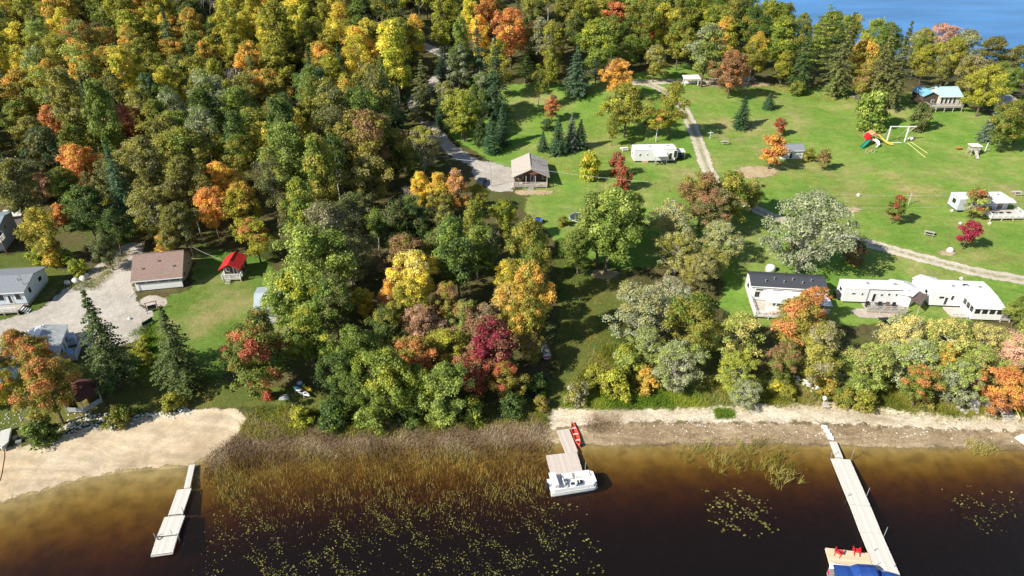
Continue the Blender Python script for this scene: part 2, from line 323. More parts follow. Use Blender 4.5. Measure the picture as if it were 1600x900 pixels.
# ------------------------------------------------ water: near lake by real depth and absorption, far lake with reflected sky painted blue
def water(name, x0, x1, y0, y1, z0, k):
    m = bpy.data.materials.new(name + '_surface'); t, N, L = nodes(m); N.remove(N['Principled BSDF']); o = N['Material Output']
    g = N.new('ShaderNodeNewGeometry').outputs['Position']
    mp = N.new('ShaderNodeMapping'); L.new(g, mp.inputs[0]); mp.inputs['Scale'].default_value = (.6, 1.6, 1); mp.inputs['Rotation'].default_value = (0, 0, .1)
    n1 = noise_nodes(N, L, mp.outputs[0], k[3], 5, .6)
    bp = N.new('ShaderNodeBump'); bp.inputs['Strength'].default_value = k[4]; bp.inputs['Distance'].default_value = .14; L.new(n1, bp.inputs['Height'])
    fr = N.new('ShaderNodeFresnel'); fr.inputs[0].default_value = 1.33; L.new(bp.outputs[0], fr.inputs['Normal'])
    gl = N.new('ShaderNodeBsdfGlossy'); gl.inputs['Roughness'].default_value = .12; L.new(bp.outputs[0], gl.inputs['Normal'])
    tr = N.new('ShaderNodeBsdfTransparent'); ms = N.new('ShaderNodeMixShader')
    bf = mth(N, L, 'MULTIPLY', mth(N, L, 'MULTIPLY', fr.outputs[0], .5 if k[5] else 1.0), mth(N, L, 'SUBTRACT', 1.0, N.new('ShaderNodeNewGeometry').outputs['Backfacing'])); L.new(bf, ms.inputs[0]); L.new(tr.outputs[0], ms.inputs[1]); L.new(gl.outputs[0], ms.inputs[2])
    if k[5]:  # sky reflection put in as a blue diffuse colour
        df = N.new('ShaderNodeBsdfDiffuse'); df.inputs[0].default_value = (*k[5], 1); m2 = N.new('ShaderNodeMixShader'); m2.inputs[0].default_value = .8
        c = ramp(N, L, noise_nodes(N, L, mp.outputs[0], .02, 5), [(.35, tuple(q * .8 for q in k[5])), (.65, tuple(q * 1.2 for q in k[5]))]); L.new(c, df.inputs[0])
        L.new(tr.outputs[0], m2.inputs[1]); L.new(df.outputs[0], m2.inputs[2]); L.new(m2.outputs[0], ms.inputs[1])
    if not k[5]:          # suspended silt
        df = N.new('ShaderNodeBsdfDiffuse'); df.inputs[0].default_value = (.05, .036, .03, 1); m3 = N.new('ShaderNodeMixShader'); m3.inputs[0].default_value = .14
        L.new(tr.outputs[0], m3.inputs[1]); L.new(df.outputs[0], m3.inputs[2]); L.new(m3.outputs[0], ms.inputs[1])
    L.new(ms.outputs[0], o.inputs['Surface'])
    va = N.new('ShaderNodeVolumeAbsorption'); va.inputs['Color'].default_value = (*k[:3], 1); va.inputs['Density'].default_value = 2.0
    L.new(va.outputs[0], o.inputs['Volume'])
    b = MB().bb(x0, x1, y0, y1, z0, 0.0); return b.build(name, m, kind='structure')
water('near_lake_water', -900, 900, -600, 100, -16, (.67, .53, .06, 2.0, .8, None))
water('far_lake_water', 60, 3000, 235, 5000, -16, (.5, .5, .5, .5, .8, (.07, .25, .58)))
# ------------------------------------------------ trees: a few source meshes per kind, every tree its own object with its own colours
def quads(P, Nr, size, rng, asp=(.55, 1.0)):
    n = len(P); Nr = Nr / (np.linalg.norm(Nr, axis=1)[:, None] + 1e-9)
    A = np.cross(Nr, rng.normal(size=(n, 3))); A /= np.linalg.norm(A, axis=1)[:, None] + 1e-9; B = np.cross(Nr, A)
    s = size[:, None]; r = rng.uniform(*asp, size=(n, 1)); k = rng.uniform(.5, 1.1, size=(n, 4, 1))
    V = np.stack([P - A * s * k[:, 0], P - B * s * r * k[:, 1], P + A * s * k[:, 2], P + B * s * r * k[:, 3]], 1).reshape(-1, 3)
    return V, np.arange(4 * n).reshape(n, 4)
def broad(seed, R, z0, z1, npuff=46, nleaf=260, leaf=.2, pr=.27, top=.45, lump=.2, inner=.55, flat=.8, up=.25):
    """a crown of leaf clumps on an uneven lobed outline; returns crown mesh and the clump centres"""
    rng = np.random.default_rng(seed); Hc = z1 - z0; C = []; ph = rng.uniform(0, 6.28, 6)
    k = 0
    while len(C) < npuff:
        k += 1; t = rng.uniform(0, 1) ** .85; a = rng.uniform(0, 6.283)
        prof = math.sqrt(max(0, 1 - ((t - top) / (1 - top if t > top else top + .12)) ** 2))
        m = 1 + lump * (math.sin(2 * a + ph[0] + 3 * t) + .7 * math.sin(3 * a + ph[1] - 4 * t) + .5 * math.sin(5 * a + ph[2]))
        r = R * .8 * prof * m * math.sqrt(rng.uniform(inner ** 2, 1)) if rng.uniform() < .85 else R * .5 * prof * rng.uniform()
        c = np.array([r * math.cos(a), r * math.sin(a), z0 + Hc * (.06 + .86 * t)])
        if k < 4000 and any(np.linalg.norm((c - q) * [1, 1, 1.2]) < pr * R * .62 for q in C): continue
        C.append(c)
    C = np.array(C); n = len(C); rad = pr * R * rng.uniform(.65, 1.25, n)
    idx = np.repeat(np.arange(n), nleaf); D = rng.normal(size=(len(idx), 3)); D /= np.linalg.norm(D, axis=1)[:, None]
    D[:, 2] = np.where(D[:, 2] < -.45, -D[:, 2], D[:, 2])
    sh = rng.uniform(.3, 1.1, len(idx)) ** .6 * np.where(rng.uniform(size=len(idx)) < .22, rng.uniform(1.0, 1.55, len(idx)), 1)
    P = C[idx] + D * (rad[idx] * sh)[:, None] * [1, 1, flat]
    ctr = np.array([0, 0, z0 + Hc * .4]); O = P - ctr; O /= np.linalg.norm(O, axis=1)[:, None] + 1e-9
    Nr = D * .6 + O * .35 + rng.normal(size=D.shape) * .55 + [0, 0, up]
    size = leaf * rng.uniform(.6, 1.35, len(idx))
    V, F = quads(P, Nr, size, rng)
    ptone = rng.uniform(-.18, .18, n); hh = (C[:, 2] - z0) / Hc
    tone = np.clip(.5 + ptone[idx] + rng.normal(size=len(idx)) * .2, 0, 1)
    pacc = np.clip((rng.uniform(0, 1, n) + (hh - .5) * .5 - .55) * 3.2, 0, 1); acc = np.clip(pacc[idx] + rng.normal(size=len(idx)) * .16, 0, 1)
    me = npmesh('foliage', V, F, {'tone': np.repeat(tone, 4), 'acc': np.repeat(acc, 4)}); me.materials.append(LEAF)
    return me, C
def limbs(seed, C, z0, H, r, m, lean=(0, 0), nb=16, stems=1, fork=.35):
    rng = random.Random(seed); b = MB()
    for s in range(stems):
        a = rng.uniform(0, 6.28); sp = 0 if stems == 1 else .16 * H * fork * 2
        T = [(0 if stems == 1 else .25 * math.cos(a + s * 6.28 / stems), 0 if stems == 1 else .25 * math.sin(a + s * 6.28 / stems), -.3)]
        for k in range(1, 6):
            t = k / 5; T.append((sp * t * math.cos(a + s * 6.28 / stems) + rng.uniform(-.12, .12) + lean[0] * t, sp * t * math.sin(a + s * 6.28 / stems) + rng.uniform(-.12, .12) + lean[1] * t, H * .8 * t))
        b.path(T, r * (1 if stems == 1 else .6), r * .2, 7)
        if s == 0: TT0 = T
        sub = rng.sample(range(len(C)), min(nb // stems, len(C)))
        for i in sub:
            c = C[i]; zt = max(z0 * .7, min(c[2] - 1.0 - .35 * math.hypot(c[0], c[1]), H * .72)); u = zt / (H * .8) * 5; k = min(int(u), 4); u -= k
            p = [T[k][j] * (1 - u) + T[k + 1][j] * u for j in range(3)]
            q = [p[0] * .45 + c[0] * .55 + rng.uniform(-.3, .3), p[1] * .45 + c[1] * .55 + rng.uniform(-.3, .3), p[2] * .5 + c[2] * .5 + rng.uniform(-.2, .5)]
            b.path([p, q, tuple(c)], r * .36, r * .09, 4)
    o = b.build('trunk', m); me = o.data; bpy.data.objects.remove(o); return me
def conifer(seed, H, R, zb=.8, whorls=26, per=9, droop=.28, q=.2, up=0.0, prof=.85, dense=4, plume=.26, gap=0.0):
    rng = np.random.default_rng(seed); P = []; Nn = []; tone = []; S = []; Cs = []
    for w in range(whorls):
        t = w / (whorls - 1); z = zb + (H - zb) * (1 - (1 - t) ** 1.0) * .985; L0 = R * max(.05, (1 - t) ** prof) * (1.0 if t > .08 else .8)
        nb = max(4, int(per * (1 - .5 * t))); a0 = rng.uniform(0, 6.28)
        for b in range(nb):
            if rng.uniform() < gap: continue
            a = a0 + 6.283 * b / nb + rng.uniform(-.25, .25); L = L0 * rng.uniform(.58, 1.15); zz = z + rng.uniform(-.2, .2)
            m = max(3, int(L / .22)); bt = rng.uniform(-.16, .16)
            for k in range(m):
                s = (k + .6) / m
                if s < .12: continue
                r = L * s; c = np.array([r * math.cos(a), r * math.sin(a), zz - droop * r * s + up * r])
                wd = plume * L * (1.05 - s) + .12; nn = dense
                for _ in range(nn):
                    lat = rng.uniform(-wd, wd); p = c + np.array([-math.sin(a) * lat, math.cos(a) * lat, -abs(lat) * .22 + rng.uniform(-.07, .05)])
                    P.append(p); Nn.append([.45 * math.cos(a) + rng.normal() * .35, .45 * math.sin(a) + rng.normal() * .35, .85]); S.append(q * rng.uniform(.6, 1.3)); tone.append(.5 + bt + rng.normal() * .17 + (s - .6) * .15)
    P = np.array(P); V, F = quads(P, np.array(Nn), np.array(S), rng, (.35, .7)); tone = np.clip(tone, 0, 1)
    me = npmesh('foliage', V, F, {'tone': np.repeat(tone, 4), 'acc': np.repeat(np.clip(rng.uniform(-.6, .7, len(P)), 0, 1), 4)}); me.materials.append(LEAF)
    b = MB().path([(0, 0, -.3), (0, 0, H * .5), (0, 0, H * .97)], .018 * H, .03, 6)
    for w in range(0, whorls, 2):
        t = w / whorls; z = zb + (H - zb) * t
        for k in range(4): a = rng.uniform(0, 6.28); L = R * (1 - t) ** prof * .8; b.rod((0, 0, z), (L * math.cos(a), L * math.sin(a), z - droop * L * .8), .05, .015, 4)
    o = b.build('trunk', BARK); tm = o.data; bpy.data.objects.remove(o); return me, tm
def bare(seed, H, R, m):
    rng = random.Random(seed); b = MB()
    def grow(p, d, L, r, dep):
        q = p + d * L; b.rod(p, q, r, r * .62, 5 if dep < 2 else 3)
        if dep >= 5 or r < .012: return
        for _ in range(3 if dep > 0 else 4):
            a = Vector((rng.uniform(-1, 1), rng.uniform(-1, 1), rng.uniform(-.2, .9))); grow(p + d * L * rng.uniform(.55, 1), (d + a * .75).normalized(), L * rng.uniform(.55, .8), r * .58, dep + 1)
    grow(Vector((0, 0, -.3)), Vector((0, 0, 1)), H * .38, H * .012, 0)
    o = b.build('trunk', m); me = o.data; bpy.data.objects.remove(o); return None, me
# kind: variants of (crown mesh, trunk mesh), unit crown radius, unit height, crown centre
KIND = {}
def kind(key, R, H, zc, vs): KIND[key] = (R, H, zc, vs)
def bv(n, s0, R, z0, z1, bk, r, tk={}, **k):
    L = []
    for i in range(n):
        me, C = broad(s0 + i, R, z0, z1, **k); L.append((me, limbs(s0 + i, C, z0, z1, r, bk, **tk)))
    return L
kind('R', 4.4, 12.8, 8.0, bv(8, 10, 4.6, 2.4, 12.8, BARK, .24, npuff=84, nleaf=190, leaf=.17, pr=.2, lump=.3, inner=.4, flat=.9))
kind('O', 3.4, 14.5, 9.0, bv(4, 30, 3.4, 2.8, 14.5, BARK, .2, npuff=76, nleaf=160, leaf=.165, pr=.25, top=.4, lump=.24, inner=.4, flat=.95))
kind('A', 3.5, 13.5, 9.3, bv(4, 40, 3.5, 4.6, 13.5, BIRCH, .17, dict(nb=22), npuff=34, nleaf=200, leaf=.16, pr=.3, lump=.22, inner=.45))
kind('W', 6.0, 12.0, 7.0, bv(4, 50, 6.0, 1.4, 12.0, DEAD, .3, dict(stems=4, nb=40), npuff=110, nleaf=135, leaf=.17, pr=.155, top=.38, lump=.2, up=.35))
kind('V', 1.6, 2.6, 1.35, bv(4, 60, 1.6, 0.0, 2.6, BARK, .06, dict(nb=10), npuff=30, nleaf=130, leaf=.12, pr=.3, top=.35, lump=.16))
kind('M', 1.7, 5.2, 3.2, bv(3, 70, 1.7, 1.0, 5.2, BARK, .1, dict(nb=14), npuff=34, nleaf=170, leaf=.12, pr=.3, top=.42, lump=.1))
kind('S', 2.25, 10, 4.6, [conifer(80 + i, 10, 2.8, zb=.5, whorls=30, per=12, q=.19, prof=.8, dense=6, plume=.34, droop=.2) for i in range(3)])
kind('D', 2.7, 13.5, 6.2, [conifer(90 + i, 13.5, 3.4, zb=1.4, whorls=27, per=11, droop=.22, q=.2, gap=.14, plume=.26, dense=5) for i in range(2)])
kind('C', 1.1, 8.5, 4.0, [conifer(95 + i, 8.5, 1.6, zb=.2, whorls=34, per=10, droop=-.5, q=.14, prof=.6, dense=5, plume=.4) for i in range(2)])
kind('P', 4.2, 15, 9, [conifer(98 + i, 15, 4.2, zb=4.0, whorls=15, per=8, droop=-.12, q=.2, prof=.55, dense=6, plume=.3, gap=.12) for i in range(2)])
kind('B', 3.0, 9.5, 5.5, [bare(110 + i, 9.5, 3, DEAD) for i in range(3)])
PAL = dict(g=(0.182, 0.257, 0.043), dg=(0.085, 0.137, 0.034), ol=(0.331, 0.314, 0.055), yg=(0.422, 0.433, 0.051), ye=(0.764, 0.641, 0.090), go=(0.757, 0.463, 0.093), org=(0.665, 0.293, 0.102), rd=(0.489, 0.138, 0.073),
           cr=(0.349, 0.038, 0.068), sg=(0.370, 0.400, 0.230), lg=(0.353, 0.422, 0.097), bg=(0.085, 0.165, 0.080), bs=(0.217, 0.274, 0.194), pk=(0.634, 0.394, 0.283), py=(0.638, 0.570, 0.194), br=(0.365, 0.217, 0.103), ds=(0.182, 0.188, 0.068), gy=(0.365, 0.331, 0.194), wl=(0.433, 0.410, 0.148))
CN = dict(py='pale yellow', g='mid green', dg='dark green', ol='olive green', yg='yellow-green', ye='bright yellow', go='golden orange', org='orange', rd='red', cr='crimson', sg='silvery green', lg='light green',
          bg='bluish green', bs='blue-grey', pk='pinkish', br='russet brown', ds='dull dark olive', gy='greyish', wl='pale olive')
KN = dict(R='broadleaf tree', O='tall oval broadleaf tree', A='pale-trunked birch', W='spreading tree', V='bush', M='small round tree', S='spruce', D='spruce', C='narrow cedar', P='pine', B='bare leafless tree')
NAME = dict(R='broadleaf_tree', O='oval_crown_tree', A='birch_tree', W='spreading_tree', V='bush', M='ornamental_tree', S='spruce_tree', D='spruce_tree', C='cedar_tree', P='pine_tree', B='bare_tree')
rt = random.Random(7); TREES = []
def mktree(k, x, y, f, fz, c, acc, label=None, lean=None, auto=True, name=None):
    R, H, zc, vs = KIND[k]; cm, tm = vs[rt.randrange(len(vs))]
    nm = name or NAME[k]
    if nm == 'broadleaf_tree' and c in ('org', 'go', 'rd', 'cr', 'ye'): nm = 'maple_tree'
    o = thing(nm, label, 'bush' if k == 'V' else 'tree', (x, y, hz(x, y) - .05), rt.uniform(0, 6.28)); a_, b_ = (1, 1) if k in 'SDCPVM' else (rt.uniform(.88, 1.13), rt.uniform(.88, 1.13)); o.scale = (f * a_, f * b_, fz)
    if k in 'ROAW' and not lean: o.rotation_euler.x, o.rotation_euler.y = rt.uniform(-.06, .06), rt.uniform(-.06, .06)
    if lean: o.rotation_euler = lean
    if cm:
        cr = link('crown', cm, None, o); j = rt.uniform(.86, 1.16); w = rt.uniform(-.05, .05)
        a = PAL[c]; e = PAL[acc] if acc in PAL else tuple(q * 1.15 for q in a)
        cr.color = (a[0] * j * (1 + w), a[1] * j, a[2] * j, 1); cr['accent'] = [e[0] * j, e[1] * j, e[2] * j]
    link('trunk', tm, None, o)
    TREES.append(dict(o=o, k=k, x=x, y=y, r=R * f, c=c, acc=acc, lab=label, h=H * fz)); return o
def TC(k, cx, cy, w, c, acc='-', label=None, vs=1.0):
    """a tree whose crown shows centred at (cx, cy) and w px wide"""
    R, H, zc, _ = KIND[k]; f = 1.0
    for _ in range(5):
        x, y, z = gp(cx, cy, zc * f * vs); f = (w / 2 / scl(x, y, z + zc * f)) / R
    return mktree(k, x, y, f, f * vs, c, acc, label)
def TB(k, bx, by, w, ht, c, acc='-', label=None, lean=None):
    """a tree standing at base pixel (bx, by), w px wide and ht px tall"""
    R, H, zc, _ = KIND[k]; x, y, z = gp(bx, by); s = scl(x, y, z)
    f = w / 2 / s / R; b, t = 0.1, 60.0
    for _ in range(30):
        m = (b + t) / 2
        if by - proj(x, y, z + m)[1] < ht: b = m
        else: t = m
    return mktree(k, x, y, f, b / H, c, acc, label, lean)
DATA = '''R 15 15 50 ol ye
R 60 10 48 yg ol
O 105 20 44 ol go
R 150 15 50 dg ol
R 188 32 44 ol yg
R 218 8 46 go ol
O 258 18 40 yg ye
R 300 30 48 dg ol
B 338 12 44 gy -
R 368 20 54 ol yg
O 398 22 40 ye yg
R 20 58 48 ol g
A 60 60 46 lg g
A 115 62 50 lg org
R 155 65 46 dg br
O 200 55 42 yg ol
R 235 62 46 ol g
R 262 50 46 go ye
R 305 75 46 ol g
O 352 50 46 ye yg
O 388 50 36 yg ye
R 15 102 50 ol g
A 60 105 50 lg sg
A 122 98 52 lg go
R 165 100 46 ol go
S 193 118 36 bg dg
R 228 92 56 ol yg
R 268 90 50 ol go
O 322 100 40 ol go
B 360 128 44 gy -
R 392 100 56 ol go
R 30 145 56 ol go
A 76 135 50 lg ye
R 122 145 48 yg go
R 158 155 46 dg ol
R 278 122 56 ol dg
A 328 142 54 sg lg
O 234 150 42 g bg
A 272 165 46 sg g
R 370 172 60 g lg
R 200 195 50 rd org
R 240 190 56 g ol
R 30 188 50 ol g
R 82 192 48 org go
R 140 190 48 ol g
R 392 205 62 ol g
A 318 196 50 sg g
R 125 258 56 org go
R 75 230 60 ds bg
W 232 252 88 ol wl
R 290 240 76 ol g
O 330 218 32 yg ye
S 22 285 40 dg bg
W 62 290 50 br pk
R 100 290 58 g ol
R 345 280 62 go ye
R 372 318 66 yg go
R 330 322 60 go org
R 62 358 68 ol ye
M 92 335 32 org go
R 132 325 70 dg g
R 175 352 56 dg g
W 238 325 92 ol wl
R 282 348 62 ds ol
V 85 402 36 ye go
V 60 400 34 yg g
V 120 418 32 yg g
V 100 402 30 g yg
R 165 388 44 ds dg
R 262 372 36 ol go
R 398 366 56 yg org
V 255 387 26 go yg
O 412 55 42 ye yg
S 446 62 34 dg bg
O 532 38 36 ye go
R 490 62 50 ol g
R 462 22 44 yg ol
R 502 90 44 ol go
R 562 30 54 dg g
R 606 22 58 dg ol
B 600 48 44 gy -
O 550 76 40 ye go
R 578 88 44 go ye
O 618 82 56 yg ye
O 652 55 36 ye go
O 692 22 46 yg ol
O 735 15 36 ye yg
R 762 22 50 org go
R 598 112 48 ol dg
R 520 118 56 yg ol
R 432 100 54 ol yg
R 420 138 54 ol go
W 484 140 82 g bg
R 440 172 44 bg g
M 538 190 34 org go
D 602 158 42 dg bg
D 622 180 34 bg dg
M 592 192 34 yg g
R 462 205 62 ye ol
R 418 222 56 ol ye
R 442 240 84 lg g
R 570 222 86 ol br
R 440 462 80 lg g
R 606 240 56 dg g
W 530 262 70 gy ds
W 662 222 62 gy yg
R 642 252 44 g ol
O 652 292 36 ye go
O 685 296 38 ye go
O 717 294 42 go pk
R 745 306 36 yg ol
R 716 98 50 sg g
D 746 88 40 bg bs
O 775 96 46 ol yg
R 702 150 46 ol sg
R 724 172 56 yg g
R 748 140 54 g sg
D 774 132 54 bg dg
R 798 48 66 org go
O 748 55 40 ye go
R 846 55 52 sg ol
R 830 15 52 dg ol
O 868 62 38 ol yg
R 912 22 50 yg ol
R 934 64 66 g yg
M 960 24 38 org rd
M 1008 56 34 rd org
R 1036 38 58 ye yg
R 1000 25 54 ol g
R 985 74 40 g ol
R 1062 62 52 ol g
O 858 98 34 yg ol
R 965 115 46 go br
R 900 45 50 dg ol
R 1130 58 56 yg go
R 1145 105 54 br org
O 1185 80 38 yg go
R 1152 28 58 ol dg
R 1175 38 54 g dg
R 1190 62 46 g dg
R 1222 58 60 g yg
R 1222 22 56 g ol
P 1286 60 72 g yg
R 1305 22 60 g yg
R 1340 30 36 yg go
R 1372 55 50 yg g
M 1388 66 26 go yg
P 1408 45 34 bg dg
D 1255 98 40 dg bg
R 1225 100 40 ol yg
D 1318 92 52 ds g
R 1350 92 56 ol go
D 1404 108 54 ds dg
D 1378 110 50 ds ol
W 1475 52 92 pk br
W 1440 68 60 sg ol
W 1508 68 56 sg wl
R 1484 88 54 ol yg
R 1552 82 56 ds ol
R 1588 95 44 ds ol
R 1518 112 52 ol gy
R 1543 132 56 yg ol
R 1448 92 44 ol yg
R 1580 186 60 g ol
M 1592 200 30 yg ye
R 1350 122 44 ol br
V 1245 138 26 g ol
R 482 408 112 lg g
R 508 362 100 ds gy
R 466 456 92 lg yg
W 470 330 90 ds ol
W 560 330 84 ds dg
W 545 395 96 wl ds
R 620 345 70 dg ds
A 588 350 44 g lg
W 622 382 54 wl py
R 402 528 88 g org
R 400 560 92 g rd
R 372 545 50 lg rd
R 480 520 80 g yg
R 520 470 84 ds g
M 566 468 38 ye yg
R 650 432 84 ye py
R 640 474 74 ol ye
R 662 510 66 br pk
R 700 470 62 ol br
R 612 460 50 br go
R 560 540 80 g lg
R 600 510 64 dg ol
R 650 560 76 org ol
R 700 545 64 ol yg
R 600 590 100 g yg
R 655 606 70 yg g
R 760 540 92 br cr
R 740 580 70 rd br
R 790 590 60 ol rd
R 720 500 60 lg br
R 805 432 62 ye ol
R 790 470 60 py go
R 812 500 64 ol go
R 838 470 52 g ds
R 822 408 52 g lg
R 832 540 50 ol br
R 690 385 62 g ds
R 745 385 66 g lg
O 700 350 44 ds ol
O 740 345 48 ol g
R 785 340 58 yg g
R 815 370 50 ol g
R 665 350 56 dg ds
R 532 582 76 dg g
R 560 610 60 g dg
R 700 605 84 lg g
R 755 500 56 gy br
B 690 520 56 gy -
B 770 372 40 gy -
R 640 330 50 ds g
W 690 318 60 ds ol
B 640 310 44 gy -
R 938 345 88 g lg
R 985 330 60 g ol
R 905 385 56 g lg
W 1050 345 82 wl sg
R 1100 300 66 br ol
R 1145 298 66 ol g
R 1120 322 60 ds br
W 1125 372 78 wl sg
W 1058 392 76 wl ol
W 1110 408 60 wl ol
R 1180 300 40 ol wl
R 1100 420 50 ds wl
R 1085 420 46 wl ol
W 1005 480 106 sg wl
W 1050 455 70 sg gy
R 1082 500 92 ol g
W 1148 520 92 lg py
W 1062 565 96 sg lg
W 1010 535 70 lg sg
W 1150 575 70 lg yg
V 985 570 50 lg yg
W 1165 612 56 sg lg
R 1245 502 84 ol org
R 1225 560 60 g br
R 1285 545 84 ol gy
R 1270 470 54 org ol
W 1360 570 92 lg wl
W 1410 522 84 py sg
W 1340 590 60 lg g
W 1430 560 92 sg lg
R 1440 598 56 g org
W 1480 530 92 lg py
W 1540 532 76 wl py
W 1530 565 84 wl lg
W 1500 590 84 sg lg
R 1470 560 60 lg go
R 1585 545 56 pk wl
R 1594 480 40 lg g
R 1578 605 66 org go
R 30 540 60 ol org
R 70 600 92 ol org
R 5 600 50 yg org
R 60 555 76 ol org
V 65 672 56 g dg
V 185 650 44 ol g
V 268 628 40 ol yg
V 290 600 34 ol br
V 220 545 26 yg ol
V 232 560 24 yg ol
V 225 530 18 yg ol
V 470 650 40 yg ol
V 520 645 60 dg g
V 580 652 56 g lg
V 640 645 50 dg g
V 690 640 56 lg g
V 740 640 50 g yg
V 800 632 50 dg g
V 840 600 44 dg g
V 845 630 30 ol br
V 900 615 46 gy ol
V 960 600 56 yg ol
V 930 585 40 ol yg
V 1010 595 50 ol go
V 1290 600 40 ol go
V 1270 585 24 ye go
V 1350 625 44 ol yg
V 1340 395 44 br ds
V 678 635 22 rd br
V 418 615 24 rd org
V 880 345 20 ol g
V 1440 620 36 ol br
V 1232 612 30 ol yg
V 1215 600 24 ye ol
V 880 385 34 dg g
V 1240 380 30 ds g
V 1320 620 40 ol g
V 975 555 40 lg yg
V 870 570 20 ds ol
'''
def load_trees():
    for l in DATA.strip().split('\n'):
        k, cx, cy, w, c, a = l.split(); cy = float(cy); TC(k, float(cx), cy, float(w) * (1.15 if cy < 260 and float(cx) < 700 and k != 'M' else 1), c, a)
